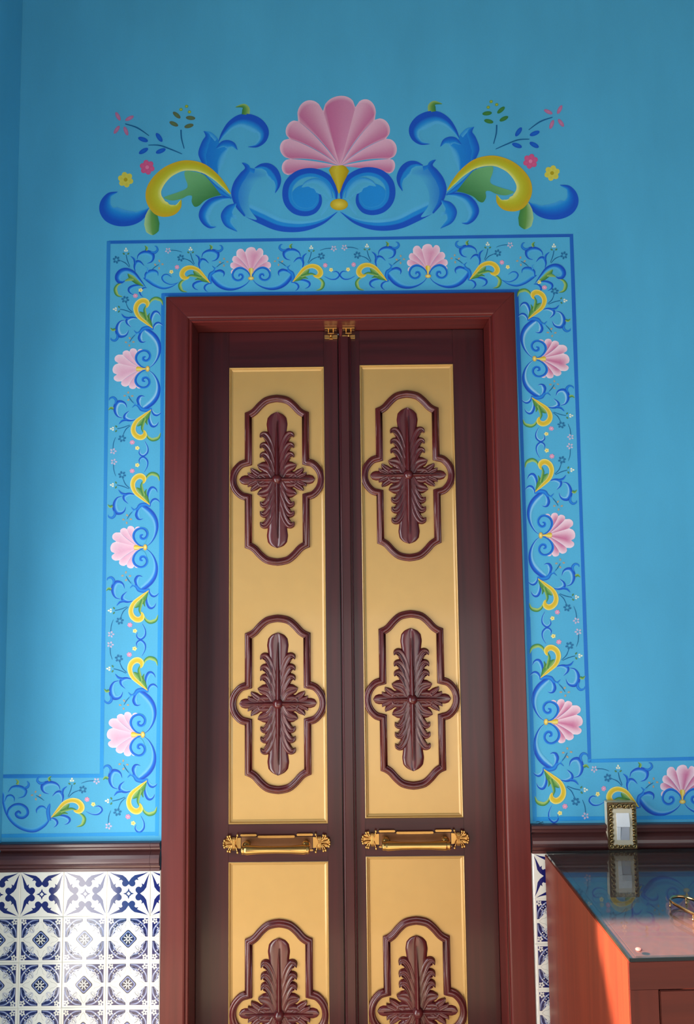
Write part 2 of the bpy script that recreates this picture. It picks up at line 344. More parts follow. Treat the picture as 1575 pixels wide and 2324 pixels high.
# ------------------------------------------------------------------ border motif (sheet of the half motif, knot at 975,290)
def volute(P, mb, layer=3.4):
    P.ell(mb, (908, 264), 52, 40, 0, LT, WL, layer - 0.5, 18)
    P.ribbon(mb, [(972, 283), (955, 252), (928, 230), (897, 223), (868, 236), (853, 264), (858, 290), (880, 305), (905, 302), (920, 286), (915, 268), (898, 266), (893, 280)],
             [6, 9, 12, 14, 14, 13, 13, 13, 14, 15, 15, 13, 8], [DK, DK2, mix(DK2, MD, 0.5), MD], 0, layer, 60, 3)
def half(P, parent, link_scroll=True, shell=False, warm=0.0, pale=0.4, main=True, yellow=True, sprays=4):
    pale_c = mix(LT, PALE, pale)
    def part(name, fn, lab=None):
        mb = MB(); fn(mb); return obj(name, mb, M_PAINT, parent, lab)
    RB = [DK, DK, DK2, mix(DK2, MD, .6), pale_c, mix(pale_c, WL, .5), WL]
    if main:
        part('painted_scroll', lambda mb: (
            P.ribbon(mb, [(968, 300), (944, 330), (903, 356), (852, 370), (800, 366), (755, 345), (722, 312), (706, 280)], [3, 10, 18, 28, 36, 42, 40, 28], RB, 1, 1, 50),
            P.ribbon(mb, [(714, 322), (704, 290), (710, 262), (730, 246), (738, 226), (720, 207)], [12, 22, 24, 18, 10, 2], [DK, MD, DK2], 0, 2, 24),
            P.ribbon(mb, [(722, 262), (742, 240), (772, 231), (797, 243), (802, 262), (793, 280)], [2, 22, 30, 28, 16, 2], RB, 1, 1.6, 26),
            P.ribbon(mb, [(738, 236), (748, 220), (764, 211)], [8, 8, 2], [MD, LT], 0, 2, 10)))
        part('painted_volute', lambda mb: volute(P, mb))
    part('painted_tendril', lambda mb: P.ribbon(mb, [(705, 312), (672, 303), (630, 303), (597, 317), (590, 338), (604, 356), (628, 364)], [6, 14, 22, 26, 24, 14, 2], RB, -1, 1, 30))
    part('painted_tendril', lambda mb: P.ribbon(mb, [(716, 322), (694, 320), (671, 332), (664, 352), (676, 370), (692, 378)], [4, 14, 22, 22, 12, 2], RB, -1, 1.3, 26))
    part('painted_lily', lambda mb: (
        P.ribbon(mb, [(640, 226), (630, 200), (634, 172), (652, 156), (678, 162), (700, 190)], [6, 20, 28, 26, 20, 2], RB, 1, 1.5, 30),
        P.ribbon(mb, [(640, 178), (634, 150), (611, 131)], [14, 13, 2], [DK, DK2, MD], 0, 2, 14),
        P.ribbon(mb, [(652, 152), (658, 124), (682, 104), (716, 96), (748, 102), (768, 122), (766, 150), (748, 170), (718, 177)], [4, 14, 24, 32, 36, 34, 26, 16, 2], RB, 1, 1.3, 44),
        P.ribbon(mb, [(742, 104), (768, 112), (788, 96), (782, 76), (768, 72)], [4, 16, 14, 9, 2], [DK2, MD, DK], 0, 2, 18)))
    part('painted_bud', lambda mb: P.ribbon(mb, [(712, 97), (718, 82), (704, 68)], [16, 16, 2], [GRD, GR, GRL], 0, 2, 10))
    if yellow:
        yl, ye, yo = mix(YEL, YE, warm), mix(YE, YEO, 0.2 + warm * 0.3), mix(YEO, YE, 0.3)
        part('painted_yellow_leaf', lambda mb: P.ribbon(mb, [(708, 318), (672, 266), (634, 222), (584, 202), (540, 210), (512, 238), (508, 270), (528, 294), (556, 294), (574, 280)],
                                                      [3, 18, 24, 28, 32, 35, 36, 34, 26, 4], [yl, ye, ye, yo, yl], -1, 3, 60))
        part('painted_green_leaf', lambda mb: (P.ribbon(mb, [(702, 314), (660, 292), (622, 262), (598, 238)], [6, 34, 36, 4], [GRD, GR, GRL], 0, 2.2, 24),
                                               P.ribbon(mb, [(650, 282), (612, 272), (582, 268), (556, 276)], [16, 18, 14, 4], [GRL, GR, GRD], 0, 2.4, 18),
                                               P.ribbon(mb, [(660, 296), (628, 292), (606, 298)], [14, 12, 2], [GR, GRD], 0, 2.3, 12)))
    else:
        part('painted_blue_leaf', lambda mb: P.ribbon(mb, [(708, 318), (672, 266), (634, 222), (584, 202), (540, 210), (512, 238), (508, 270), (528, 294), (556, 294), (574, 280)],
                                                    [3, 18, 28, 34, 42, 46, 44, 38, 26, 4], RB, -1, 3, 60))
        part('painted_green_leaf', lambda mb: (P.ribbon(mb, [(694, 312), (650, 284), (612, 258), (592, 236)], [6, 34, 30, 4], [GRD, GR, GRL], 0, 2.2, 24),
                                               P.ribbon(mb, [(630, 272), (600, 272), (572, 282)], [12, 20, 2], [GRL, GR], 0, 3.4, 14)))
    part('painted_green_tail', lambda mb: P.ribbon(mb, [(548, 290), (518, 300), (499, 326), (504, 356), (524, 374), (556, 377)], [6, 16, 22, 24, 16, 2], [GRD, GR, GRL, GRL], -1, 2, 30))
    if link_scroll:
        part('painted_tendril', lambda mb: P.ribbon(mb, [(500, 285), (462, 305), (425, 306), (400, 284), (404, 262), (424, 250), (446, 258)], [3, 10, 16, 18, 16, 12, 2], RB, 1, 1, 34))
    part('painted_sprig', lambda mb: (P.ribbon(mb, [(606, 194), (590, 158), (581, 122)], [3, 5, 4], [TEAL, TEAL], 0, 2, 10), P.leafdots(mb, [(566, 116, 0.6), (596, 116, -0.6)], 8, 5, GRD),
                                      P.leafdots(mb, [(574, 98, 0.9), (588, 98, 2.2), (581, 86, 1.5)], 7, 5.5, mix(WH, YEL, 0.4))))
    part('painted_sprig', lambda mb: (P.ribbon(mb, [(602, 198), (576, 172), (540, 157)], [3, 5, 3], [TEAL, TEAL], 0, 2, 10), P.flower(mb, (517, 152), 19, mix(TEAL, WL, .15), mix(TEAL, WL, .2), 6, hole=0.25)))
    if sprays > 3: part('painted_sprig', lambda mb: (P.ribbon(mb, [(525, 114), (490, 103), (452, 100)], [2, 4, 4], [TEAL, TEAL], 0, 2, 10), P.flower(mb, (434, 102), 16, mix(mix(PK, WH, 0.35), WL, .3), mix(PK, WL, .3), 5, hole=0.25)))
    part('painted_sprig', lambda mb: (P.ribbon(mb, [(748, 216), (768, 200), (796, 184)], [2, 5, 3], [TEAL, TEAL], 0, 2, 8), P.leafdots(mb, [(772, 184, 0.6), (799, 162, 1.3), (820, 182, 0.2), (797, 206, 1.6)], 8, 5.5, OR)))
    if sprays > 2: part('painted_flower', lambda mb: P.flower(mb, (492, 212), 15, mix(PK, PKD, 0.3), PKL, 6))
    if sprays > 2: part('painted_flower', lambda mb: P.flower(mb, (455, 242), 13.5, YEL, YEO, 5))
def shell(P, parent, ca, cb, cr):
    mb = MB(); h = (973, 262)
    for va, vb, tip, bend, lay in SH_LOBES:
        f = lambda q: (973 + (q[0] - 785) * 0.178, 250 + (q[1] - 960) * 0.178)
        g = lambda d: (d[0] * 0.178, d[1] * 0.178)
        lobe(P, mb, h, f(va), f(vb), f(tip), g(bend), 1 + 0.25 * lay, ca, cb, cr, 8, 8, 0.18)
    obj('painted_shell', mb, M_PAINT, parent)
    mb = MB()
    P.ribbon(mb, [(973, 286), (973, 262), (974, 246), (974, 230), (974, 225)], [7, 14, 30, 30, 4], [YEO, YE, YEL, YEO], 0, 4.2, 16, 4)
    P.ell(mb, (973, 293), 19, 12, 0, YEL, YEO, 4.8, 16)
    obj('painted_knot', mb, M_PAINT, parent)
def half_map(K, E, T):
    """K knot, E end of the half motif, T top of the shell, all as measured in the photo"""
    k, e, t = W(*K), W(*E), W(*T)
    ax, up = (e - k) / 575.0, (t - k) / 197.0
    def f(p): q = k + ax * (975 - p[0]) + up * (290 - p[1]); return (q.x, 0.0, q.z)
    return f
PKS = [(mix(PKL, PK, 0.3), mix(PK, PKD, 0.25), PKW), (mix(PKL, PKW, 0.3), PKD, PKW), (PKL, mix(PK, PKL, 0.3), PKW)]
def unit(K, E1, E2, T, pk, l1=True, l2=True, warm=0.2, pale=0.2, s1=4):
    P1, P2 = Paint(half_map(K, E1, T)), Paint(half_map(K, E2, T))
    half(P1, border, l1, warm=warm, pale=pale, sprays=s1); half(P2, border, l2, warm=warm, pale=pale)
    shell(P1, border, *pk)
# along the top, down both sides
unit((570.5, 631), (370, 634), (771, 629), (569.5, 563), PKS[0], False, True, warm=0.4, pale=0.0)
unit((972, 626), (771, 629), (1172, 623), (970, 556), PKS[0], True, False, warm=0.4, pale=0.0)
unit((334, 838), (338, 640), (330, 1036), (258, 838), PKS[2], False, True, warm=0.1, pale=0.7, s1=3)
unit((328.5, 1243), (330, 1036), (324.5, 1452), (253, 1243), PKS[2], warm=0, pale=0.25)
unit((323, 1668), (324.5, 1452), (321.5, 1890), (245, 1666), PKS[2], True, True, warm=0, pale=0.25)
unit((1214, 815), (1204, 622), (1222, 1003), (1290, 815), PKS[1], False, True, warm=0.3, pale=0.8, s1=3)
unit((1228, 1216), (1222, 1003), (1236, 1424), (1303, 1213), PKS[1], warm=0.2, pale=0.5)
unit((1240, 1639), (1236, 1424), (1252, 1868), (1320, 1636), PKS[1], True, True, warm=0.15, pale=0.4)
unit((1549, 1818), (1336, 1822), (1762, 1814), (1548, 1738), PKS[1], True, True, warm=0.1, pale=0.2)
# corner pieces, where a blue leaf takes the yellow one's place
half(Paint(half_map((423, 640), (224, 642), (422, 566))), border, False, main=False, yellow=False, pale=0.0, sprays=2)
half(Paint(half_map((1120, 634), (1322, 631), (1119, 560))), border, False, main=False, yellow=False, pale=0.0, sprays=2)
half(Paint(half_map((14, 1846), (233, 1843), (14, 1772))), border, True, main=False, warm=0, pale=0.25)
def corner_scroll(o, s, mirror=None):
    def f(p):
        x, y = o[0] + p[0] / s, o[1] + p[1] / s
        if mirror: x, y = mirror - x, y - 6
        return W(x, y)
    P = Paint(f); mb = MB()
    P.ribbon(mb, [(505, 316), (455, 350), (400, 362), (345, 345), (300, 315), (272, 290)], [3, 14, 22, 28, 28, 12], R_BLUE, 1, 1, 34)
    P.ribbon(mb, [(500, 320), (452, 334), (408, 318), (390, 290), (402, 268), (430, 264), (458, 284)], [3, 10, 16, 18, 16, 12, 2], R_BLUE, 1, 1.5, 34)
    P.ribbon(mb, [(284, 300), (282, 262), (308, 238), (344, 234), (368, 250), (370, 276)], [6, 24, 30, 28, 16, 2], R_BLUE, 1, 1.5, 26)
    P.ribbon(mb, [(296, 250), (304, 228), (288, 220)], [10, 8, 2], [MD, LT], 0, 2, 10)
    obj('painted_scroll', mb, M_PAINT, border)
corner_scroll((230, 530), 2.8636); corner_scroll((230, 530), 2.8636, 1543)
P = Paint(lambda p: W(p[0] / 3.9375, 1700 + p[1] / 3.9375)); mb = MB()
P.ribbon(mb, [(452, 620), (405, 692), (312, 744), (205, 728), (110, 668), (50, 580), (22, 480), (22, 410), (8, 374)], [14, 40, 46, 40, 38, 34, 30, 26, 4], R_BLUE, 1, 1, 60)
P.ribbon(mb, [(442, 640), (430, 560), (440, 510), (448, 486)], [30, 36, 24, 2], [DK2, MD, DK], 0, 1.5, 20)
P.ribbon(mb, [(420, 540), (392, 508), (352, 508), (322, 540), (328, 576)], [4, 26, 34, 28, 2], R_BLUE, -1, 1.4, 26)
P.ribbon(mb, [(40, 470), (60, 416), (104, 406), (132, 434), (128, 472)], [6, 24, 28, 22, 2], R_BLUE, 1, 1.4, 24)
P.ribbon(mb, [(72, 384), (102, 336), (160, 322), (212, 336), (244, 372), (222, 424), (160, 440)], [6, 26, 36, 38, 36, 26, 2], R_BLUE, 1, 1.6, 40)
P.ribbon(mb, [(208, 346), (244, 342), (258, 312), (240, 284)], [6, 24, 18, 2], [DK2, MD, DK], 0, 2, 16)
obj('painted_scroll', mb, M_PAINT, border)
mb = MB(); P.ribbon(mb, [(66, 596), (78, 540), (126, 500), (188, 496), (238, 530), (246, 580), (208, 612), (162, 606), (144, 578), (168, 560), (186, 578)], [12, 18, 20, 22, 24, 24, 24, 24, 24, 22, 14], R_SPIR, 0, 2, 60, 3)
obj('painted_volute', mb, M_PAINT, border)
mb = MB(); P.ribbon(mb, [(152, 316), (162, 290), (138, 270)], [22, 20, 2], [GR, GRL], 0, 2, 10); obj('painted_bud', mb, M_PAINT, border)
mb = MB()
P = Paint(lambda p: W(p[0], p[1]))
for q in ([(1216, 1866), (1222, 1864.5), (1228, 1867)], [(1227, 1868.5), (1231, 1865), (1232, 1868)], [(1222, 1868.5), (1226, 1867.5)]):
    P.ribbon(mb, q, [0.8, 1.2, 0.6], [lin((30, 40, 60))] * 2, 0, 2, 8, 1)
obj('painted_scribble', mb, M_PAINT, border)

# ------------------------------------------------------------------ the big crest over the door
crest = obj('painted_crest', MB(), M_PAINT, wall, 'large painted crest of blue scrolls round a pink shell above the door')
def crest_map(mirror):
    def f(p):
        x, y = 210 + p[0] / 2.7632, 200 + p[1] / 2.7632
        if mirror: y = y - 0.0155 * 2 * (769 - x); x = 1538 - x
        return W(x, y)
    return f
def rot_ell(P, mb, c, rx, ry, deg, c0, c1, lay=2): P.ell(mb, c, rx, ry, rad(deg), c0, c1, lay, 14)
main_mb = MB()
CD, CD2, CM, CL = lin((24, 84, 196)), lin((20, 108, 208)), lin((30, 138, 218)), lin((86, 176, 226))
RC = [CD, CD, CD, CM, CM, CL, mix(CL, WL, .5), WL]
RV = [CD] * 6 + [CM, CM, CM, mix(CM, CL, .4)]
for mir in (False, True):
    P = Paint(crest_map(mir))
    P.ribbon(main_mb, [(1536, 778), (1452, 850), (1350, 892), (1250, 904), (1150, 892), (1050, 852), (948, 802)], [4, 40, 66, 80, 88, 96, 90], [CD] * 5 + [CM, CM, CM, CL, CL, mix(CL, WL, .5), WL], 1, 1, 60, 11)
    body = [(948, 804), (896, 742), (870, 664), (886, 592), (930, 532), (962, 508), (1020, 505), (1078, 520), (1120, 548), (1050, 572), (1002, 622), (978, 690), (986, 760), (1030, 826)]
    P.poly(main_mb, body, CD2, WL, ((900, 640), (1012, 660)), 1.6, 70)
    P.ribbon(main_mb, [(952, 806), (898, 744), (870, 664), (886, 592), (926, 534), (956, 502), (936, 470)], [10, 30, 46, 50, 46, 34, 3], [CD, CD, mix(CD, CD2, .6), CD2, mix(CD2, CM, .3)], 1, 2.2, 50, 4)
    P.ribbon(main_mb, [(1020, 508), (984, 498), (940, 468)], [30, 20, 2], [CD2, CM], -1, 2.0, 14, 3)
    P.ribbon(main_mb, [(1016, 500), (1060, 474), (1112, 474), (1158, 508), (1182, 566), (1174, 618), (1146, 660)], [6, 46, 74, 86, 70, 36, 2], [CD, CD, CD, CD, CM, CM, CM, CL, WL], 1, 2.3, 50, 8)
    mb = MB()
    P.ribbon(mb, [(1534, 696), (1536, 640), (1500, 560), (1430, 514), (1350, 502), (1268, 526), (1208, 586), (1190, 660), (1206, 732), (1258, 786), (1330, 804), (1396, 786), (1434, 736), (1436, 682), (1412, 640)],
             [12, 34, 50, 54, 56, 60, 62, 62, 60, 56, 52, 46, 38, 26, 3], RV, -1, 2, 90, 9)
    P.ell(mb, (1335, 690), 92, 84, 0, CM, CM, 1.2, 24)
    P.ribbon(mb, [(1508, 690), (1494, 632), (1448, 580), (1390, 566), (1336, 586), (1310, 622)], [34, 76, 92, 76, 48, 4], [CM, CL, WL, WL, CL], -1, 2.4, 34, 6)
    P.ribbon(mb, [(1500, 700), (1470, 760), (1436, 800)], [30, 60, 20], [CL, WL, WL], 1, 1.1, 14, 4)
    obj('painted_volute', mb, M_PAINT, crest)
    def part(name, *fns):
        mb = MB()
        for fn in fns: fn(mb)
        return obj(name, mb, M_PAINT, crest)
    part('painted_lobe', lambda mb: P.ribbon(mb, [(872, 688), (800, 678), (730, 698), (682, 748), (666, 802), (690, 852), (734, 880), (776, 872)], [3, 40, 62, 76, 78, 60, 34, 2], [CD, CD, CD2, CM, CL, CL, WL], -1, 2.4, 44, 8))
    part('painted_lobe', lambda mb: P.ribbon(mb, [(900, 722), (846, 738), (810, 780), (808, 822), (838, 870), (908, 902)], [6, 90, 110, 100, 60, 2], [CD, CD2, CM, CM, CL, WL], -1, 2.6, 40, 8))
    part('painted_lily',
         lambda mb: P.poly(mb, [(690, 478), (664, 414), (682, 346), (706, 306), (740, 280), (782, 312), (800, 352), (850, 372), (806, 420), (786, 480), (790, 540), (740, 520)], CD2, CM, ((670, 400), (840, 400)), 1.6, 60),
         lambda mb: P.ribbon(mb, [(700, 490), (664, 416), (682, 346), (708, 304), (696, 271)], [20, 52, 50, 34, 3], [CD, CD2, CM], 1, 2.1, 30, 4),
         lambda mb: P.ribbon(mb, [(786, 316), (744, 278), (696, 271)], [30, 26, 3], [CM, CL], -1, 1.9, 14, 3),
         lambda mb: P.ribbon(mb, [(774, 378), (808, 336), (852, 327), (892, 346), (910, 388)], [3, 46, 56, 40, 2], [CD, CD2, CM, CL], 1, 2.3, 28, 6),
         lambda mb: P.ribbon(mb, [(850, 372), (806, 410), (782, 470), (786, 540)], [10, 44, 48, 6], [CM, CL, WL], 1 * -1, 2.0, 24, 5))
    part('painted_arch', lambda mb: P.ribbon(mb, [(788, 338), (808, 280), (850, 214), (912, 170), (982, 163), (1052, 190), (1096, 240), (1105, 292), (1082, 342), (1032, 372), (974, 370)],
                                          [4, 34, 60, 86, 104, 108, 96, 78, 56, 30, 2], [CD, CD, CD, CD, CM, CM, CL, CL, WL], 1, 2, 64, 9))
    part('painted_bud', lambda mb: P.ribbon(mb, [(960, 168), (962, 132), (944, 112), (896, 120)], [48, 48, 26, 2], [GRD, GR, GRL], 0, 2.2, 18))
    part('painted_tendril', lambda mb: P.ribbon(mb, [(680, 520), (740, 600), (800, 650), (872, 692)], [10, 34, 36, 8], [CD2, CM, CD], 0, 2.5, 20))
    part('painted_yellow_leaf', lambda mb: P.ribbon(mb, [(868, 664), (832, 600), (780, 536), (704, 478), (620, 455), (540, 460), (450, 498), (378, 562), (338, 634), (338, 712), (380, 782), (440, 808), (512, 796), (554, 752), (558, 700)],
                                                 [3, 30, 44, 58, 64, 66, 74, 86, 96, 104, 108, 106, 84, 46, 2], [lin((206, 168, 40)), lin((188, 172, 34)), lin((186, 182, 40)), lin((196, 196, 60)), lin((224, 226, 140))], -1, 3.4, 90, 8))
    part('painted_green_leaf',
         lambda mb: P.poly(mb, [(806, 672), (760, 612), (716, 560), (690, 540), (640, 526), (582, 522), (580, 560), (596, 606), (586, 632), (530, 656), (470, 676), (448, 690), (500, 706), (560, 694), (596, 676), (624, 678), (622, 714), (640, 744), (668, 738), (704, 706), (760, 682)], lin((112, 178, 120)), lin((58, 124, 70)), ((600, 560), (700, 720)), 2.6, 90))
    part('painted_green_tail', lambda mb: P.ribbon(mb, [(372, 752), (370, 800), (372, 852), (376, 900), (378, 922)], [24, 76, 96, 78, 8], [lin((60, 130, 70)), GR, lin((170, 204, 150))], 0, 2.6, 28))
    part('painted_scroll', lambda mb: P.ribbon(mb, [(158, 650), (98, 658), (52, 708), (44, 772), (80, 832), (150, 864), (232, 864), (302, 836), (346, 786), (360, 752)],
                                            [3, 36, 80, 104, 116, 114, 100, 78, 40, 3], [CD, CD, CD2, CM, mix(CM, CL, .6)], -1, 2, 54, 8))
    D1 = GRD if mir else lin((88, 96, 74)); PD = mix(PKD, TEAL, 0.25)
    part('painted_sprig', lambda mb: P.ribbon(mb, [(205, 225), (282, 250), (355, 300)], [5, 9, 4], [TEAL, TEAL], 0, 2, 14),
         lambda mb: [rot_ell(P, mb, c, 30, 12, a, mix(PD, PK, .4), PD) for c, a in (((160, 178), 62), ((232, 190), -28), ((152, 262), -55), ((210, 270), 68))])
    part('painted_sprig', lambda mb: P.ribbon(mb, [(350, 358), (420, 360), (490, 384), (562, 414)], [4, 8, 8, 4], [TEAL, TEAL], 0, 2, 14),
         lambda mb: [rot_ell(P, mb, c, 33, 14, a, CD2, CD) for c, a in (((317, 323), 20), ((418, 310), 55), ((320, 395), -30), ((428, 395), -22))])
    part('painted_sprig', lambda mb: P.ribbon(mb, [(555, 262), (558, 316), (575, 380)], [9, 8, 5], [TEAL, TEAL], 0, 2, 14),
         lambda mb: [rot_ell(P, mb, c, 30, 13, a, mix(D1, GR, .4), D1) for c, a in (((528, 170), 40), ((615, 188), 5), ((510, 225), 25), ((605, 238), -15))],
         lambda mb: [rot_ell(P, mb, c, 11, 10, 0, YC, GR) for c in ((555, 135), (590, 115), (608, 150))])
    part('painted_flower', lambda mb: P.flower(mb, (343, 497), 46, lin((208, 84, 136)), lin((226, 130, 170)), 6))
    part('painted_flower', lambda mb: P.flower(mb, (208, 575), 48, lin((214, 206, 84)), lin((178, 160, 30)), 6))
_m = main_mb.mesh('painted_crest'); crest.data = _m; _m.materials.append(M_PAINT)
P = Paint(lambda p: W(630 + p[0] / 5.625, 210 + p[1] / 5.625))
for va, vb, tip, bend, lay in SH_LOBES:
    mb = MB()
    dk, lt, rm = lin((196, 104, 150)), lin((226, 176, 200)), lin((240, 208, 222))
    if lay == 5: lt = lin((210, 140, 176))
    lobe(P, mb, SH_H, va, vb, tip, bend, 0.8 + 0.25 * lay, dk if va[0] < 600 else dk, lt, rm, 20, 14, 0.05)
    obj('painted_shell_rib', mb, M_PAINT, crest)
mb = MB()
P.ribbon(mb, [(785, 1290), (785, 1180), (785, 1080), (785, 1000), (790, 945), (790, 932)], [10, 90, 190, 262, 170, 20], [lin((176, 150, 20)), lin((206, 186, 60)), lin((196, 172, 30)), lin((170, 140, 20))], 0, 2.6, 30)
obj('painted_knot', mb, M_PAINT, crest)
mb = MB(); P = Paint(crest_map(False)); P.ell(mb, (1546, 731), 56, 36, 0, lin((226, 204, 80)), lin((186, 158, 26)), 3.2, 24); obj('painted_knot', mb, M_PAINT, crest)

# ------------------------------------------------------------------ dado: tiles, grout, rails
Z_DL = (W(0, 1977.8).z + W(362, 1969.4).z) / 2           # tile top, left
Z_DR = W(1215, 1933).z
TP = (W(343.6, 2096).x - W(48.8, 2104).x) / 3            # tile pitch
cols_x = [W(48.8, 2104).x + TP * k for k in range(4)]
rows_l = (Z_DL - W(355, 2176).z) / 2
CRM, NAVY, LAV, INK = lin((232, 229, 221)), lin((28, 32, 104)), lin((118, 132, 188)), lin((24, 26, 58))
def tile_mesh(kind):
    h = TP / 2 - 0.0002; mb = MB(); y0, y1 = 0.0, -0.0028
    g = h - 0.0012
    vs = [(x * h, y0, z * h) for x, z in ((-1, -1), (1, -1), (1, 1), (-1, 1))] + [(x * h, y1 + 0.0010, z * h) for x, z in ((-1, -1), (1, -1), (1, 1), (-1, 1))] + [(x * g, y1, z * g) for x, z in ((-1, -1), (1, -1), (1, 1), (-1, 1))]
    fs = [(8, 9, 10, 11)] + [(i + 4, (i + 1) % 4 + 4, (i + 1) % 4 + 8, i + 8) for i in range(4)] + [(i, (i + 1) % 4, (i + 1) % 4 + 4, i + 4) for i in range(4)]
    mb.add(vs, fs, [CRM] * 12)
    for k in range(4):
        c, s_ = [(1, 0), (0, 1), (-1, 0), (0, -1)][k]
        P = Paint(lambda p: ((p[0] * c - p[1] * s_) * h, y1, (p[0] * s_ + p[1] * c) * h))
        if kind == 'petal':
            for sx in (-1, 1):
                wing = [(0, .53), (.12, .70), (.28, .82), (.5, .86), (.7, .90), (.92, .97), (.72, .85), (.56, .77), (.40, .69), (.46, .60), (.34, .62), (.27, .56), (.29, .46), (.22, .34), (.1, .33), (0, .42)]
                P.poly(mb, [(sx * x, z) for x, z in wing], NAVY, NAVY, ((0, 0), (1, 0)), 0.2)
                P.ell(mb, (sx * .165, .46), .145, .145, 0, NAVY, NAVY, 0.4, 16)
            P.poly(mb, [(0, .25), (.055, .10), (.10, .10), (0, .0), (-.10, .10), (-.055, .10)], NAVY, NAVY, layer=0.3)
            if k == 0: P.poly(mb, [(0, .09), (.09, 0), (0, -.09), (-.09, 0)], CRM, CRM, layer=0.8)
        else:
            P.poly(mb, [(.09, .90), (.90, .90), (.90, .09), (.80, .09), (.52, .36), (.36, .52), (.09, .80)], INK, NAVY, ((.2, .2), (.9, .9)), 0.2)
            P.ribbon(mb, [(.12, .86), (.40, .84), (.60, .70), (.70, .62), (.84, .40), (.86, .12)], [.02, .07, .08, .08, .07, .02], [LAV, mix(LAV, CRM, .35)], 0, 0.5, 16, 2)
            for q in (0, 1):
                sw = (lambda a: a) if q == 0 else (lambda a: (a[1], a[0]))
                P.ribbon(mb, [sw(a) for a in ((.14, .78), (.26, .70), (.38, .66), (.48, .58))], [.02, .085, .09, .03], [LAV, mix(LAV, CRM, .5)], 0, 0.6, 10, 2)
                P.ribbon(mb, [sw(a) for a in ((.16, .76), (.28, .72), (.42, .68))], [.01, .035, .01], [INK, INK], 0, 0.9, 8, 1)
                P.ell(mb, sw((.36, .56)), .085, .05, 2.2 if q == 0 else 2.5, CRM, mix(CRM, LAV, .5), 0.9, 10)
                for w_ in ((.50, .66), (.56, .74), (.60, .60)): P.ell(mb, sw(w_), .030, .030, 0, CRM, CRM, 1.0, 8)
            P.ell(mb, (.43, .43), .155, .12, rad(45), CRM, mix(CRM, LAV, .45), 1.1, 18)
            P.ribbon(mb, [(.33, .33), (.44, .40), (.53, .53)], [.01, .022, .01], [INK, INK], 0, 1.4, 8, 1)
            P.ribbon(mb, [(.36, .48), (.45, .50), (.52, .44)], [.01, .018, .01], [INK, INK], 0, 1.4, 8, 1)
            P.flower(mb, (.78, .78), .115, CRM, INK, 5, 1.2, 0.5, hole=.12)
            P.ribbon(mb, [(0, .80), (.10, .66), (.13, .52), (.20, .46)], [.012] * 4, [mix(CRM, INK, .5)] * 2, 0, 0.5, 10, 1)
            P.ribbon(mb, [(0, .80), (-.10, .66), (-.13, .52), (-.20, .46)], [.012] * 4, [mix(CRM, INK, .5)] * 2, 0, 0.5, 10, 1)
    if kind != 'petal':
        P = Paint(lambda p: (p[0] * h, y1, p[1] * h))
        def dia(r, k): return [q for a in range(4) for q in [(lambda an: (r * math.cos(an) * (1 - k) - 0, r * math.sin(an) * (1 - k)))(rad(90 * a)) for _ in (0,)] for q in [q]]
        def rounded(r):
            out = []
            for a in range(4):
                ce = rad(90 * a)
                for d_ in (-38, -15, 15, 38):
                    out.append((math.cos(ce) * r * .74 + math.cos(ce + rad(d_)) * r * .24, math.sin(ce) * r * .74 + math.sin(ce + rad(d_)) * r * .24))
            return out
        P.poly(mb, rounded(.40), INK, INK, layer=0.8); P.poly(mb, rounded(.355), LAV, LAV, layer=1.1); P.poly(mb, rounded(.29), INK, NAVY, layer=1.4)
        for k in range(8):
            a = rad(22.5 + 45 * k)
            P.ell(mb, (.10 * math.cos(a), .10 * math.sin(a)), .065, .026, a, CRM, CRM, 1.7, 8)
            P.ell(mb, (.185 * math.cos(a), .185 * math.sin(a)), .032, .032, a, CRM, CRM, 1.7, 8)
        P.ell(mb, (0, 0), .03, .03, 0, INK, INK, 2.0, 8)
    return mb.mesh(kind + '_tile')
def cut_mesh(me, x0, x1, name):
    bm = bmesh.new(); bm.from_mesh(me)
    for co, no in (((x0, 0, 0), (-1, 0, 0)), ((x1, 0, 0), (1, 0, 0))):
        bmesh.ops.bisect_plane(bm, geom=bm.verts[:] + bm.edges[:] + bm.faces[:], plane_co=co, plane_no=no, clear_outer=True)
    m2 = bpy.data.meshes.new(name); bm.to_mesh(m2); bm.free(); m2.materials.append(M_TILE); return m2
T_A, T_B = tile_mesh('petal'), tile_mesh('floral')
for m_ in (T_A, T_B): m_.materials.append(M_TILE)
Y_G = -0.010
def grout(x0, x1, z1, name='grout'):
    mb = MB(); mb.box((x0, Y_G, 0), (x1, -0.0002, z1)); return obj(name, mb, M_GROUT, wall)
grout(X_L, XO_L - 0.0005, Z_DL); grout(XO_R + 0.0005, X_R, Z_DR)
cache = {}
def lay_tiles(xc, x0, x1, ztop, pz):
    a, b = max(x0 - xc, -TP / 2), min(x1 - xc, TP / 2)
    full = a <= -TP / 2 + 1e-4 and b >= TP / 2 - 1e-4
    for r in range(int(ztop / pz)):
        base = T_A if r == 0 else T_B
        if full: me = base
        else:
            key = (r == 0, round(a, 4), round(b, 4))
            if key not in cache: cache[key] = cut_mesh(base, a, b, 'cut_tile')
            me = cache[key]
        o = link('tile', me, None, wall); o.location = (xc, Y_G + random.uniform(-0.0006, 0.0006), ztop - pz * (r + 0.5) + (0.0 if r else 0.0))
        o.rotation_euler = (random.uniform(-0.006, 0.006), 0, random.uniform(-0.006, 0.006))
for xc in [cols_x[0] - TP / 2] + [c + TP / 2 for c in cols_x]:
    lay_tiles(xc, X_L + 0.001, XO_L - 0.002, Z_DL, rows_l)
lay_tiles(XO_R + 0.003 + TP / 2, XO_R, X_R, Z_DR, rows_l)

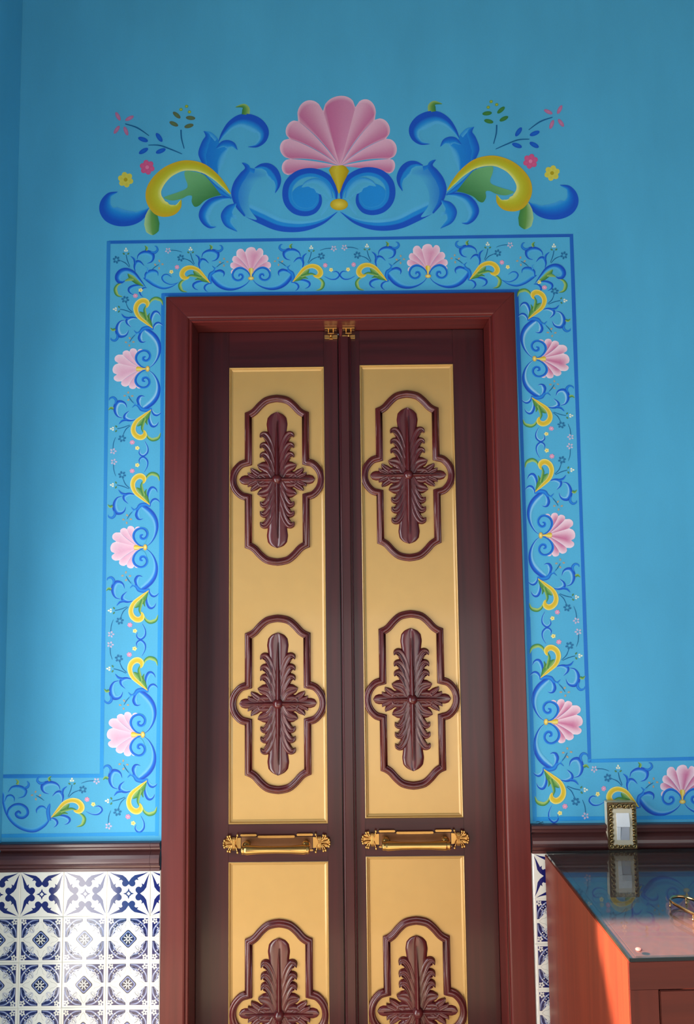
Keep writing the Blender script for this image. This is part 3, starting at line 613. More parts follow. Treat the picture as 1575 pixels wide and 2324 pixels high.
def rail(name, x0, x1, z0, z1, label):
    h = z1 - z0
    prof = [(0, 1), (-.014, 1), (-.017, .97), (-.017, .88), (-.012, .86), (-.014, .82), (-.0135, .77), (-.006, .74), (-.005, .70), (-.010, .66), (-.017, .58), (-.021, .48), (-.022, .38), (-.022, .32), (-.018, .29), (-.020, .25), (-.019, .21), (-.012, .18), (-.011, .12), (-.013, .10), (-.013, 0), (0, 0)]
    mb = MB(); n = len(prof); vs = [(x, y, z0 + t * h) for x in (x0, x1) for y, t in prof]
    mb.add(vs, [(i, i + n, (i + 1) % n + n, (i + 1) % n) for i in range(n)] + [tuple(range(n)), tuple(range(2 * n - 1, n - 1, -1))])
    return obj(name, mb, M_DADO, None, label, 'structure' if name.startswith('trim') else None)
zt_l = (W(0, 1911.5).z + W(365, 1908).z) / 2
zt_r = W(1210, 1869).z
xj = W(341, 1940, -0.015).x
t1 = rail('trim_1', X_L + 0.0005, xj - 0.0006, Z_DL - 0.0005, zt_l, 'dark brown moulded dado rail left of the door')
t1b = rail('end_piece', xj, XO_L - 0.003, Z_DL - 0.0005, zt_l, 'short dark end piece of the rail beside the door frame'); t1b.parent = t1
rail('trim_2', XO_R + 0.002, X_R, Z_DR - 0.0005, zt_r, 'dark brown moulded dado rail right of the door behind the cabinet')

# ------------------------------------------------------------------ door frame
prof = [(0, 0.0), (0, -.010), (.002, -.013), (.0565, -.013), (.060, -.011), (.0625, -.006), (.0640, -.0055), (.0655, -.0075), (.068, -.0075), (.0700, -.004), (.0705, D + 0.03), (0.02, D + 0.03), (0.02, 0.0)]
def jamb(name, a, b, mat, label):
    mb = MB(); n = len(prof); vs = [a(o, y) for o, y in prof] + [b(o, y) for o, y in prof]
    mb.add(vs, [(i, (i + 1) % n, (i + 1) % n + n, i + n) for i in range(n)] + [tuple(range(n - 1, -1, -1)), tuple(range(n, 2 * n))])
    return obj(name, mb, mat, None, label)
frame = empty('trim_3', (0, 0, 0), 'red brown mahogany door frame with mitred corners around the double door', kind='structure')
g = 0.0003
under(frame,
      jamb('frame_jamb', lambda o, y: (XO_L + o, y, 0), lambda o, y: (XO_L + o, y, ZO_T - o - g), M_WOOD, None),
      jamb('frame_jamb', lambda o, y: (XO_R - o, y, 0), lambda o, y: (XO_R - o, y, ZO_T - o - g), M_WOOD, None),
      jamb('frame_head', lambda o, y: (XO_L + o + g, y, ZO_T - o), lambda o, y: (XO_R - o - g, y, ZO_T - o), M_WOODX, None))
XJ_L, XJ_R, ZJ_T = XO_L + .0705, XO_R - .0705, ZO_T - .0705

# ------------------------------------------------------------------ the two door leaves
def xd(*pts, y=D): return sum(W(a, b, y).x for a, b in pts) / len(pts)
def zd(*pts, y=D): return sum(W(a, b, y).z for a, b in pts) / len(pts)
PL = (xd((520, 835), (519.5, 1871)), xd((735, 832), (744, 1869)))
PR = (xd((816, 827), (829.5, 1858.5)), xd((1027, 828), (1052.5, 1853)))
LEAF = {1: dict(x0=XJ_L + 0.001, x1=xd((767, 830), (777, 1900)), p=PL, zt=zd((628, 833.5)), zb=zd((632, 1869.5)), z2=zd((632, 1956)), cz=[(627, 1088), (630, 1597), (633, 2303)]),
        2: dict(x0=xd((770, 830), (780, 1900)), x1=XJ_R - 0.001, p=PR, zt=zd((921, 827.5)), zb=zd((940, 1856)), z2=zd((943, 1943)), cz=[(922, 1078), (933, 1587), (940, 2297)])}

def panel_mesh(x0, x1, z0, z1):
    mb = MB(); e, dp = 0.005, 0.007
    rings = [(0, -0.0004), (0.0015, -0.0012), (0.003, -0.0002), (e, dp * .7), (e + .001, dp * .72), (e + 0.005, dp)]
    vs = []
    for o, y in rings: vs += [(x0 + o, D + y, z0 + o), (x1 - o, D + y, z0 + o), (x1 - o, D + y, z1 - o), (x0 + o, D + y, z1 - o)]
    fs = []
    for r in range(len(rings) - 1):
        for i in range(4): fs.append((r * 4 + i, r * 4 + (i + 1) % 4, r * 4 + 4 + (i + 1) % 4, r * 4 + 4 + i))
    k = len(vs) - 4; fs.append((k, k + 1, k + 2, k + 3)); mb.add(vs, fs)
    return mb
PDEP = 0.007
# carving, in sheet units measured round its boss
CS = 1 / 4.841 / 814.0                                   # sheet unit -> metres
def sweep_half_round(path, r, h, closed=True):
    """half-round moulding bead along a flat path"""
    mb = MB(); n = len(path); prof = [(-1, 0.0), (-.98, .45), (-.72, .62), (-.62, .58), (-.5, .8), (-.2, 1.0), (.2, 1.0), (.5, .8), (.62, .58), (.72, .62), (.98, .45), (1, 0.0)]; m = len(prof)
    vs = []
    for i, p in enumerate(path):
        a, b = path[i - 1], path[(i + 1) % n]
        d1 = Vector((p[0] - a[0], p[1] - a[1])).normalized(); d2 = Vector((b[0] - p[0], b[1] - p[1])).normalized()
        n1, n2 = Vector((-d1.y, d1.x)), Vector((-d2.y, d2.x)); nn = (n1 + n2).normalized(); k = 1 / max(0.5, nn.dot(n1))
        for o, y in prof: vs.append((p[0] + nn.x * o * r * k, -y * h, p[1] + nn.y * o * r * k))
    mb.add(vs, [(i * m + j, i * m + j + 1, ((i + 1) % n) * m + j + 1, ((i + 1) % n) * m + j) for i in range(n) for j in range(m - 1)], smooth=True)
    return mb
def ring_path():
    q = [(0, 896), (62, 888), (125, 868), (190, 815), (245, 755), (288, 725), (318, 712)]       # half of the top ogee, x right, z up
    top = crom(q, 16); side = [(318, 192)]
    lob = crom([(318, 190), (392, 172), (450, 118), (482, 55), (490, 0)], 12)
    right = top + side + lob[1:]
    quarter = right
    low = [(x, -z) for x, z in reversed(quarter[:-1])]
    r = quarter + low
    l = [(-x, z) for x, z in reversed(r[1:-1])]
    return [(x * CS, z * CS) for x, z in r + l]
RING = sweep_half_round(list(reversed(ring_path())), 40 * CS, 0.013).mesh('moulding'); RING.materials.append(M_CARVE)
def carve_strip(mb, pts, hw, h0, h1, n=16, m=8, base=0.0, ridge=0.0, groove=0.0):
    """a carved rib: domed strip along pts, half width hw, top height from h0 (root) to h1 (tip)"""
    c = crom(pts, n); vs = []
    for k, p in enumerate(c):
        a, b = c[max(k - 1, 0)], c[min(k + 1, n)]; tx, tz = b[0] - a[0], b[1] - a[1]; l = math.hypot(tx, tz) or 1; nx, nz = -tz / l, tx / l
        w = lerp_list(hw, k / n); h = h0 + (h1 - h0) * k / n
        for j in range(m + 1):
            s = 2 * j / m - 1; e = math.sqrt(max(0, 1 - abs(s) ** 2.6))
            y = base + h * e - groove * h * math.exp(-(s / 0.22) ** 2) + ridge * max(0, 1 - abs(s) * 3)
            if abs(s) == 1: y = 0
            vs.append(((p[0] + nx * w * s) * CS, -y, (p[1] + nz * w * s) * CS))
    M_ = m + 1
    mb.add(vs, [(k * M_ + j, k * M_ + j + 1, (k + 1) * M_ + j + 1, (k + 1) * M_ + j) for k in range(n) for j in range(m)], smooth=True)
def carving_mesh():
    mb = MB()
    for sz in (1, -1):
        S = lambda pts: [(x, z * sz) for x, z in pts]
        carve_strip(mb, S([(0, 0), (0, 130), (0, 260), (0, 400), (0, 520), (0, 610), (0, 680), (0, 722), (0, 745)]), [80, 140, 128, 108, 104, 116, 104, 66, 3], .0085, .0065, 36, 16, groove=0.4)
        for sx in (1, -1):
            Q = lambda pts: [(x * sx, z * sz) for x, z in pts]
            for dz, gx in ((0, 0), (-118, 4), (-222, 6)):
                carve_strip(mb, Q([(40, 300 + dz), (66, 388 + dz), (96, 455 + dz), (132, 496 + dz), (166, 492 + dz), (184, 462 + dz)]), [30, 46, 46, 42, 30, 4], .0085, .0100, 20, 10, groove=0.38)
                carve_strip(mb, Q([(70, 330 + dz), (96, 400 + dz), (128, 450 + dz), (160, 470 + dz)]), [7, 11, 10, 2], .0105, .0125, 12, 4)
            carve_strip(mb, Q([(40, 20), (86, 110), (130, 140), (180, 150), (214, 160)]), [40, 62, 64, 46, 4], .0085, .0095, 18, 10, groove=0.30)
            carve_strip(mb, Q([(96, 56), (150, 60), (196, 52), (214, 22)]), [26, 34, 26, 8], .008, .0085, 12, 6)
    for sx in (1, -1):
        carve_strip(mb, [(0, 0), (sx * 120, 0), (sx * 200, 0), (sx * 290, 0), (sx * 350, 0), (sx * 390, 0), (sx * 412, 0)], [70, 68, 58, 50, 54, 40, 2], .0078, .0055, 28, 10)
        for sz in (1, -1):
            carve_strip(mb, [(sx * 130, sz * 14), (sx * 190, sz * 48), (sx * 240, sz * 82), (sx * 272, sz * 108), (sx * 284, sz * 128)], [26, 36, 36, 24, 3], .0085, .0092, 16, 8, groove=0.34)
            carve_strip(mb, [(sx * 215, sz * 14), (sx * 262, sz * 40), (sx * 300, sz * 56), (sx * 318, sz * 78)], [22, 30, 24, 3], .008, .0086, 14, 8, groove=0.25)
    return mb.mesh('carved_leaves')
def ribs_mesh():
    mb = MB()
    for sz in (1, -1): carve_strip(mb, [(0, sz * 30), (0, sz * 250), (0, sz * 450), (0, sz * 640)], [34, 30, 20, 2], .0150, .0075, 16, 8, ridge=.003)
    for sx in (1, -1): carve_strip(mb, [(sx * 30, 0), (sx * 160, 0), (sx * 260, 0), (sx * 350, 0)], [27, 22, 15, 2], .0140, .0080, 12, 8, ridge=.002)
    return mb.mesh('midrib')
def boss_mesh():
    mb = MB(); r = 57 * CS; vs = [(0, -r * .95 - .009, 0)]; n, m = 8, 20
    for i in range(1, n + 1):
        a = math.pi / 2 * i / n
        for j in range(m):
            b = 2 * math.pi * j / m; vs.append((r * math.sin(a) * math.cos(b), -.009 - r * .95 * math.cos(a), r * math.sin(a) * math.sin(b)))
    for j in range(m): b = 2 * math.pi * j / m; vs.append((r * math.cos(b), 0, r * math.sin(b)))
    fs = [(0, 1 + (j + 1) % m, 1 + j) for j in range(m)] + [(1 + (i - 1) * m + j, 1 + (i - 1) * m + (j + 1) % m, 1 + i * m + (j + 1) % m, 1 + i * m + j) for i in range(1, n + 1) for j in range(m)]
    mb.add(vs, fs, smooth=True); return mb.mesh('boss')
LEAVES, RIBS, BOSS = carving_mesh(), ribs_mesh(), boss_mesh()
for m_ in (LEAVES, RIBS, BOSS): m_.materials.append(M_CARVE)

def tube(mb, pts, rs, n=14, m=8):
    c = crom(pts, n); vs = []
    for k, p in enumerate(c):
        a, b = Vector(c[max(k - 1, 0)]), Vector(c[min(k + 1, n)]); t = (b - a).normalized()
        u = t.cross(Vector((0, 1, 0))); u = u.normalized() if u.length > 1e-4 else Vector((1, 0, 0)); w = t.cross(u); r = lerp_list(rs, k / n)
        for j in range(m):
            q = 2 * math.pi * j / m; vs.append(tuple(Vector(p) + u * r * math.cos(q) + w * r * math.sin(q)))
    mb.add(vs, [(k * m + j, k * m + (j + 1) % m, (k + 1) * m + (j + 1) % m, (k + 1) * m + j) for k in range(n) for j in range(m)] + [tuple(range(m - 1, -1, -1)), tuple(n * m + j for j in range(m))], smooth=True)
def ball(mb, c, r, sx=1, sy=1, sz=1, n=8, m=10):
    vs = []
    for i in range(n + 1):
        a = math.pi * i / n
        for j in range(m):
            b = 2 * math.pi * j / m; vs.append((c[0] + r * sx * math.sin(a) * math.cos(b), c[1] + r * sy * math.sin(a) * math.sin(b), c[2] + r * sz * math.cos(a)))
    mb.add(vs, [(i * m + j, i * m + (j + 1) % m, (i + 1) * m + (j + 1) % m, (i + 1) * m + j) for i in range(n) for j in range(m)], smooth=True)

def handle(root, cx, cz):
    """brass pull: long back plate with scrolled ends, two posts and a flared grip (metres round cx, cz)"""
    y0 = D
    mb = MB()
    mb.box((cx - .094, y0 - .004, cz - .016), (cx + .094, y0 - .0002, cz + .016))
    plate = obj('back_plate', mb, M_BRASSD, None, 'dark brass back plate', bevel=.001)
    mb = MB()
    mb.box((cx - .050, y0 - .010, cz + .014), (cx + .048, y0 - .0002, cz + .0205)); 
    for sx in (-1, 1):
        xa, xb = sorted((cx + sx * .053, cx + sx * .096)); mb.box((xa, y0 - .009, cz + .019), (xb, y0 - .0002, cz + .0245)); mb.box((xa, y0 - .006, cz - .0215), (xb, y0 - .0002, cz - .0165))
    bar = obj('plate_rim', mb, M_BRASS, None, bevel=.0012)
    ros = []
    for sx in (-1, 1):
        mb = MB(); bx = cx + sx * .1135
        pl = [(bx + sx * x, y0 - .003, cz + z) for x, z in ((-.018, -.014), (.004, -.012), (.022, -.012), (.026, 0), (.022, .012), (.004, .012), (-.018, .014))]
        mb.add(pl, [tuple(range(7))] if sx > 0 else [tuple(range(6, -1, -1))])
        mb.box((bx - .0042, y0 - .009, cz - .0165), (bx + .0042, y0 - .0002, cz + .0165))
        for k in (-.0028, 0, .0028): tube(mb, [(bx + k, y0 - .0098, cz - .016), (bx + k, y0 - .0112, cz), (bx + k, y0 - .0098, cz + .016)], [.0011] * 3, 4, 6)
        for sz in (-1, 1):
            for ex, ez in ((.010, .0195), (.016, .0185), (.0245, .0085), (-.010, .022)):
                tube(mb, [(bx + sx * .003 * (1 if ex > 0 else -1), y0 - .007, cz + sz * .004), (bx + sx * ex * .62, y0 - .008, cz + sz * ez * .45), (bx + sx * ex, y0 - .007, cz + sz * ez)], [.0013, .0015, .0019], 8, 6)
                ball(mb, (bx + sx * ex, y0 - .008, cz + sz * ez), .0034, 1, 1, 1.25)
            ball(mb, (bx + sx * .0265, y0 - .008, cz + sz * .003), .0032)
        ros.append(obj('scrolled_end', mb, M_BRASS, None))
    posts = []
    for sx in (-1, 1):
        mb = MB(); px = cx + sx * .078
        tube(mb, [(px, y0 - .002, cz), (px, y0 - .015, cz), (px, y0 - .03, cz - .001), (px, y0 - .040, cz - .002)], [.0095, .0075, .0085, .0105], 10, 14)
        ball(mb, (px, y0 - .024, cz + .001), .0115, 1, 1, 1)
        posts.append(obj('post', mb, M_BRASS, None))
    mb = MB(); gy, gz = y0 - .043, cz - .004
    xs = [-.090, -.089, -.084, -.082, -.078, -.074, -.040, 0, .040, .074, .078, .082, .084, .089, .090]
    rr = [.002, .0095, .0115, .0098, .0115, .0122, .0098, .0090, .0098, .0122, .0115, .0098, .0115, .0095, .002]
    m = 20; vs = []
    for x, r in zip(xs, rr):
        for j in range(m): q = 2 * math.pi * j / m; vs.append((cx + x, gy + r * math.cos(q), gz + r * math.sin(q)))
    mb.add(vs, [(k * m + j, (k + 1) * m + j, (k + 1) * m + (j + 1) % m, k * m + (j + 1) % m) for k in range(len(xs) - 1) for j in range(m)] + [tuple(range(m)), tuple(range((len(xs)) * m - 1, (len(xs) - 1) * m - 1, -1))], smooth=True)
    grip = obj('grip', mb, M_BRASS, None)
    mb = MB(); mb.box((cx - .05, y0 - .002, cz - .013), (cx + .05, y0 - .0001, cz + .013))
    h = obj('handle', mb, M_BRASSD, None, 'brass pull handle with scrolled ends and a flared grip')
    for o in [plate, bar, grip] + ros + posts: o.parent = h
    return h

for k in (1, 2):
    L = LEAF[k]; x0, x1 = L['x0'], L['x1']; p0, p1 = L['p']; zt, zb, z2 = L['zt'], L['zb'], L['z2']; zbot = 0.17; ztop = ZJ_T - .0015
    root = empty('door_%d' % k, ((x0 + x1) / 2, D, 0), ['', 'left leaf of the mahogany double door with gold carved panels', 'right leaf of the mahogany double door with gold carved panels and central astragal'][k], kind='structure')
    ch = []
    def stile(name, a, b, z0, z1, mat, y=D):
        mb = MB(); mb.box((a, y, z0), (b, D + .036, z1)); o = obj(name, mb, mat, None, bevel=.0012); ch.append(o); return o
    stile('stile', x0, p0, .006, ztop, M_LEAF); stile('stile', p1, x1, .006, ztop, M_LEAF)
    stile('rail', p0, p1, zt, ztop, M_LEAFX); stile('rail', p0, p1, z2, zb, M_LEAFX); stile('rail', p0, p1, .006, zbot, M_LEAFX)
    for pi, (a, b) in enumerate(((zb, zt), (zbot, z2))):
        pn = obj('panel', panel_mesh(p0, p1, a, b), M_GOLD, None, 'gold painted panel'); ch.append(pn)
        for ci, (cx, cy) in enumerate(L['cz']):
            if (ci == 2) != (pi == 1): continue
            c = W(cx, cy, D); xm = (p0 + p1) / 2
            for nm, me in (('moulding', RING), ('carved_leaves', LEAVES), ('midrib', RIBS), ('boss', BOSS)):
                o = link(nm, me, None, pn, {'moulding': 'raised mahogany ring moulding', 'carved_leaves': 'carved mahogany acanthus cross'}.get(nm)); o.location = (xm if nm == 'moulding' else xm, D + PDEP, c.z)
                if nm == 'moulding': o.scale = (((p1 - p0) / 2 - .0005) / (526 * CS), 1, 1)
    hc = W(*((628.5, 1912) if k == 1 else (942, 1903)), D)
    ch.append(handle(root, hc.x, hc.z))
    if k == 2:
        s0, s1 = xd((771, 830), (783, 1800), y=D - .012), xd((792, 830), (803, 1800), y=D - .012)
        mb = MB(); w = s1 - s0
        pr = [(-.004, 0), (-.004, -.006), (-.0015, -.008), (0, -.0085), (.0005, -.0125), (.002, -.014), (w - .002, -.014), (w - .0005, -.0125), (w, -.007), (w + .0025, -.0065), (w + .003, -.0095), (w + .0045, -.0105), (w + .006, -.0095), (w + .0065, 0)]
        n = len(pr); vs = [(s0 + o, D + y, z) for z in (.006, ztop - .02) for o, y in pr]
        mb.add(vs, [(i, (i + 1) % n, (i + 1) % n + n, i + n) for i in range(n)] + [tuple(range(n - 1, -1, -1)), tuple(range(n, 2 * n))])
        ch.append(obj('astragal', mb, M_LEAF, None, 'raised dark strip covering the join of the two leaves'))
    if k == 2:
        mb = MB(); mb.box((x0 - .018, D + .0365, .006), (x0 + .02, D + .046, ztop)); ch.append(obj('gap_light_block', mb, M_LEAF, None))  # backing added behind the leaf gap to block light from beyond
    # brass catch at the head of the leaf
    cc = W(*((751, 762) if k == 1 else (791, 762)), D - .012)
    mb = MB(); x, z = cc.x, cc.z
    mb.box((x - .018, D - .010, z - .008), (x - .004, D - .0005, z + .003)); mb.box((x + .004, D - .010, z - .008), (x + .018, D - .0005, z + .003))
    mb.box((x - .018, D - .003, z - .008), (x + .018, D - .0002, z + .003)); 
    c0 = obj('catch', mb, M_BRASS, None, 'small brass catch at the door head', bevel=.0008)
    mb = MB(); ball(mb, (x, D - .011, z + .0005), .0038); tube(mb, [(x, D - .011, z), (x, D - .011, z + .006)], [.0028, .0028], 4, 8); b0 = obj('catch_ball', mb, M_BRASS, c0)
    ch.append(c0)
    under(root, *ch)
    # keeper on the underside of the head
    mb = MB(); zk = ZJ_T - .0005
    mb.box((x - .017, D - .030, zk - .004), (x + .017, D - .004, zk)); 
    for a, b in ((-.008, -.0055), (.0055, .008)): mb.box((x + a, D - .018, zk - .013), (x + b, D - .004, zk - .004))
    mb.box((x - .009, D - .018, zk - .0145), (x + .009, D - .0165, zk - .0115))
    kp = obj('keeper', mb, M_BRASS, None, 'brass keeper plate under the frame head', bevel=.0007)
    mb = MB()
    for sx in (-1, 1): ball(mb, (x + sx * .0125, D - .022, zk - .0055), .0028, 1, 1, .6)
    obj('screw', mb, M_BRASSD, kp)
    under(frame, kp)
wc = W(773, 757, D - .012)
mb = MB(); mb.add([(wc.x - .005, D - .02, ZJ_T), (wc.x + .005, D - .02, ZJ_T), (wc.x + .0028, D - .02, ZJ_T - .022), (wc.x - .0028, D - .02, ZJ_T - .022),
                   (wc.x - .005, D - .013, ZJ_T), (wc.x + .005, D - .013, ZJ_T), (wc.x + .0028, D - .013, ZJ_T - .022), (wc.x - .0028, D - .013, ZJ_T - .022)],
                  [(0, 3, 2, 1), (4, 5, 6, 7), (0, 1, 5, 4), (1, 2, 6, 5), (2, 3, 7, 6), (3, 0, 4, 7)])
under(frame, obj('door_stop', mb, M_WOOD, None, 'small tapered wooden stop under the frame head'))

# ------------------------------------------------------------------ cabinet with its glass top
ZG = W(1237, 1931, -0.028).z                              # top of the glass
GT, YB = 0.007, -0.0285
zw = ZG - GT
gB = WZ(1237, 1931, ZG); gF = WZ(1428.5, 2174, ZG); gFr = WZ(1575, 2169, ZG)
wF = WZ(1423.5, 2184, zw)
ax_side = (gF - Vector((gB.x, YB, ZG))); ax_side.z = 0; ax_side.normalize()      # along the cabinet's left side, towards the room
ax_front = Vector((-ax_side.y, ax_side.x, 0))
DEP = (Vector((wF.x, wF.y, 0)) - Vector((gB.x, YB, 0))).dot(ax_side)
CW = 1.05
O = Vector((gB.x - 0.002, YB - 0.0, 0))
cab = empty('cabinet', (O.x, O.y, 0), 'red brown wooden cabinet with a panelled front under the glass sheet at lower right', 'cabinet')
cab.rotation_euler.z = math.atan2(ax_front.y, ax_front.x)
def loc_box(mb, x0, x1, d0, d1, z0, z1): mb.box((x0, -d1, z0), (x1, -d0, z1))      # local: x along the front, d out from the wall
sk = math.tan(-cab.rotation_euler.z) if False else 0
def cpart(name, x0, x1, d0, d1, z0, z1, mat, bevel=.0015, parent=None, label=None):
    mb = MB(); loc_box(mb, x0, x1, d0, d1, z0, z1); return obj(name, mb, mat, parent or cab, label, bevel=bevel)
bk = abs(math.sin(cab.rotation_euler.z)) * CW + 0.004
bk = 0.003
cpart('side_panel', 0, .02, bk, DEP - .004, .0, zw, M_CAB)
cpart('side_panel', CW - .02, CW, bk, DEP - .004, .0, zw, M_CAB)
cpart('top_board', .02, CW - .02, bk, DEP - .02, zw - .020, zw, M_CAB, label='orange brown top board under the glass')
cpart('back_panel', .02, CW - .02, bk, bk + .012, .06, zw - .02, M_CAB)
cpart('base', .02, CW - .02, bk + .03, DEP - .06, 0, .06, M_CABX)
cpart('front_stile', 0, .052, DEP - .004, DEP, 0, zw - .048, M_CABF, .0006); cpart('front_stile', CW - .052, CW, DEP - .004, DEP, 0, zw - .048, M_CABF)
cpart('front_rail', 0, CW, DEP - .004, DEP, zw - .048, zw, M_CABX, .0006); cpart('front_rail', .052, CW - .052, DEP - .02, DEP, 0, .07, M_CABX)
for a, b in ((.0545, CW / 2 - .0015), (CW / 2 + .0015, CW - .0545)):
    d = cpart('cabinet_door', a, b, DEP - .02, DEP - .001, .073, zw - .0505, M_CABX)
    mb = MB(); kx = b - .04 if a < .1 else a + .04
    c_ = (kx, -DEP - .012, zw - .25); tube(mb, [(kx, -DEP + .002, zw - .25), (kx, -DEP - .014, zw - .25)], [.006, .006], 4, 10); ball(mb, (kx, -DEP - .018, zw - .25), .013)
    obj('knob', mb, M_BRASS, d)
gl = empty('glass_top', (O.x, O.y, zw), 'clear glass sheet with dark edges lying on the cabinet', 'glass sheet'); gl.rotation_euler.z = cab.rotation_euler.z
gx0 = 0.003; gd = (Vector((gF.x, gF.y, 0)) - O).dot(ax_side) - 0.0
mb = MB(); mb.box((gx0, -gd, .0004), (CW - .003, -bk, GT)); obj('glass_pane', mb, M_GLASS, gl)
mb = MB(); e = .0012
mb.box((gx0 - e, -gd - e, .0006), (gx0, -bk, GT - .0006)); mb.box((gx0 - e, -gd - e, .0006), (CW - .003 + e, -gd, GT - .0006)); mb.box((CW - .003, -gd - e, .0006), (CW - .003 + e, -bk, GT - .0006)); mb.box((gx0, -bk, .0006), (CW - .003, -bk + e, GT - .0006))
obj('polished_edge', mb, M_GEDGE, gl, 'dark polished glass edge')
pc = WZ(1450, 2165, zw); v = Vector((pc.x, pc.y, 0)) - O
mb = MB(); ball(mb, (v.dot(ax_front), -v.dot(ax_side), GT + .0012), .0062, 1, 1, .45, 8, 14); obj('spacer_pad', mb, plain_mat('clear_rubber', (176, 112, 110), rough=0.12, coat=0.6), gl, 'round clear pad at the front corner')

# gilt wire stand at the right edge
zr = ZG + .014
pts = [WZ(a, b, zr) for a, b in ((1520.5, 2043), (1527, 2036.5), (1540, 2034.5), (1557, 2036.5), (1577, 2043), (1602, 2055), (1625, 2071), (1630, 2085), (1616, 2091), (1595, 2085), (1573, 2073.5), (1550, 2062), (1530, 2051))]
ring = empty('oval_stand', (sum(p.x for p in pts) / 13, sum(p.y for p in pts) / 13, ZG), 'oval polished gold rim on small feet standing on the glass at the right edge', 'stand')
mb = MB(); cp = crom([tuple(p) for p in pts] + [tuple(pts[0])], 72)[:-1]; n = len(cp); vs = []
cen = sum((Vector(p) for p in cp), Vector()) / n
for i, p in enumerate(cp):
    t = Vector(cp[(i + 1) % n]) - Vector(cp[i - 1]); t.normalize(); o = Vector((t.y, -t.x, 0))
    if o.dot(Vector(p) - cen) < 0: o = -o
    for a, b in ((.0016, -.0028), (.0022, .0), (.0016, .0028), (-.0004, .0034), (-.0014, .0), (-.0004, -.0034)): vs.append(tuple(Vector(p) + o * a + Vector((0, 0, b))))
mb.add(vs, [(i * 6 + j, i * 6 + (j + 1) % 6, ((i + 1) % n) * 6 + (j + 1) % 6, ((i + 1) % n) * 6 + j) for i in range(n) for j in range(6)], smooth=True)
kids = [obj('rim', mb, M_RING, None)]
for i in (0, 3, 6, 9, 10):
    p = pts[i]; mb = MB(); tube(mb, [(p.x, p.y, zr - .002), (p.x, p.y, zr - .008), (p.x, p.y, ZG + .0015)], [.0018, .0016, .0022], 6, 8); ball(mb, (p.x, p.y, ZG + .0026), .0026); kids.append(obj('foot', mb, M_RING, None))
under(ring, *kids)

# ------------------------------------------------------------------ light switch standing over the dado rail
ys = -0.026
s0, s1 = W(1379, 1822, ys), W(1448, 1926, ys)
x0, x1 = W(1379.5, 1870, ys).x, W(1445.5, 1870, ys).x
z1s = (W(1378, 1822.5, ys).z + W(1443, 1820.5, ys).z) / 2; z0s = ZG + .0012
sw = empty('light_switch', ((x0 + x1) / 2, 0, z0s), 'ornate bronze framed light switch with white rockers over the dado rail', 'switch')
mb = MB(); mb.box((x0, ys, z0s), (x1, ys + .005, z1s)); kids = [obj('frame', mb, M_BRONZE, None, 'dark bronze frame', bevel=.0015)]
mb = MB(); mb.box((x0 + .0008, ys + .005, z0s + .0008), (x1 - .0008, -.0002, z1s - .0008)); kids.append(obj('housing', mb, M_IVORY, None, 'pale box behind the frame', bevel=.001))
wx = x1 - x0; hz = z1s - z0s; cxs, czs = (x0 + x1) / 2, (z0s + z1s) / 2
mb = MB()
def scroll(c, r, a0, sgn):
    pts = []
    for k in range(9): a = a0 + sgn * k * .75; q = r * (1 - k / 10); pts.append((c[0] + q * math.cos(a), ys - .003, c[1] + q * math.sin(a)))
    tube(mb, pts, [.0016, .002, .0022, .002], 16, 6)
for i in range(6): scroll((x0 + wx * (.12 + .152 * i), z1s - .0085), .0055, 1.0 + i, 1 if i % 2 else -1); scroll((x0 + wx * (.12 + .152 * i), z0s + .008), .0052, 2.0 + i, -1 if i % 2 else 1)
for i in range(7):
    z = z0s + hz * (.16 + .115 * i)
    for sx, xx in ((1, x0 + .0075), (-1, x1 - .0075)):
        tube(mb, [(xx - sx * .004, ys - .002, z - .004), (xx - sx * .002, ys - .004, z + .003), (xx + sx * .003, ys - .0045, z + .005), (xx + sx * .005, ys - .002, z - .001)], [.001, .0024, .0028, .001], 10, 6)
        ball(mb, (xx + sx * .001, ys - .002, z - .003), .0026)
kids.append(obj('scroll_ornament', mb, plain_mat('bronze_gilt', (170, 142, 92), rough=.3, metal=.85, var=.15), None, 'cast scroll border'))
mb = MB()
iw, ih = wx * .350, hz * .400
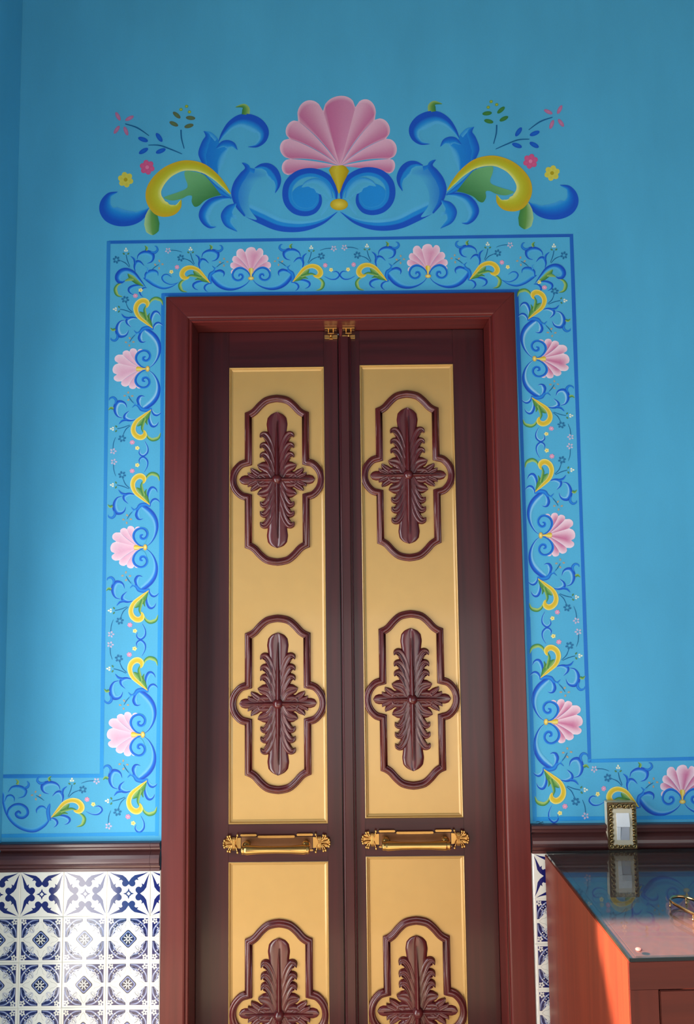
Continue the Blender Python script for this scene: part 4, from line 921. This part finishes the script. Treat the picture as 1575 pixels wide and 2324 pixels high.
mb.box((cxs - iw, ys - .004, czs - ih - .001), (cxs + iw, ys + .001, czs + ih - .001)); kids.append(obj('face_plate', mb, M_IVORY, None, 'ivory face plate', bevel=.0018))
rw, rh = wx * .222, hz * .292
mb = MB()
zc0, zm, zc1 = czs - rh, czs, czs + rh
mb.add([(cxs - rw, ys - .0045, zc1), (cxs + rw, ys - .0045, zc1), (cxs + rw, ys - .0095, zm), (cxs - rw, ys - .0095, zm), (cxs - rw, ys, zc1), (cxs + rw, ys, zc1), (cxs + rw, ys, zm), (cxs - rw, ys, zm)],
       [(0, 3, 2, 1), (4, 5, 6, 7), (0, 1, 5, 4), (1, 2, 6, 5), (2, 3, 7, 6), (3, 0, 4, 7)])
kids.append(obj('rocker', mb, M_WHITE, None, 'white upper rocker', bevel=.0006))
mb = MB(); mb.add([(cxs - rw, ys - .009, zm - .0006), (cxs - rw * .45, ys - .009, zm - .0006), (cxs - rw * .45, ys - .0045, zc0), (cxs - rw, ys - .0045, zc0), (cxs - rw, ys, zm - .0006), (cxs - rw * .45, ys, zm - .0006), (cxs - rw * .45, ys, zc0), (cxs - rw, ys, zc0)],
       [(0, 3, 2, 1), (4, 5, 6, 7), (0, 1, 5, 4), (1, 2, 6, 5), (2, 3, 7, 6), (3, 0, 4, 7)]); kids.append(obj('rocker_side', mb, M_WHITE, None, 'white strip beside the lower rocker', bevel=.0005))
mb = MB(); mb.add([(cxs - rw * .42, ys - .0065, zm - .001), (cxs + rw * .94, ys - .0065, zm - .001), (cxs + rw * .94, ys - .0045, zc0), (cxs - rw * .42, ys - .0045, zc0), (cxs - rw * .42, ys, zm - .001), (cxs + rw * .94, ys, zm - .001), (cxs + rw * .94, ys, zc0), (cxs - rw * .42, ys, zc0)],
       [(0, 3, 2, 1), (4, 5, 6, 7), (0, 1, 5, 4), (1, 2, 6, 5), (2, 3, 7, 6), (3, 0, 4, 7)]); kids.append(obj('rocker', mb, M_GREY, None, 'grey lower rocker', bevel=.0005))
under(sw, *kids)
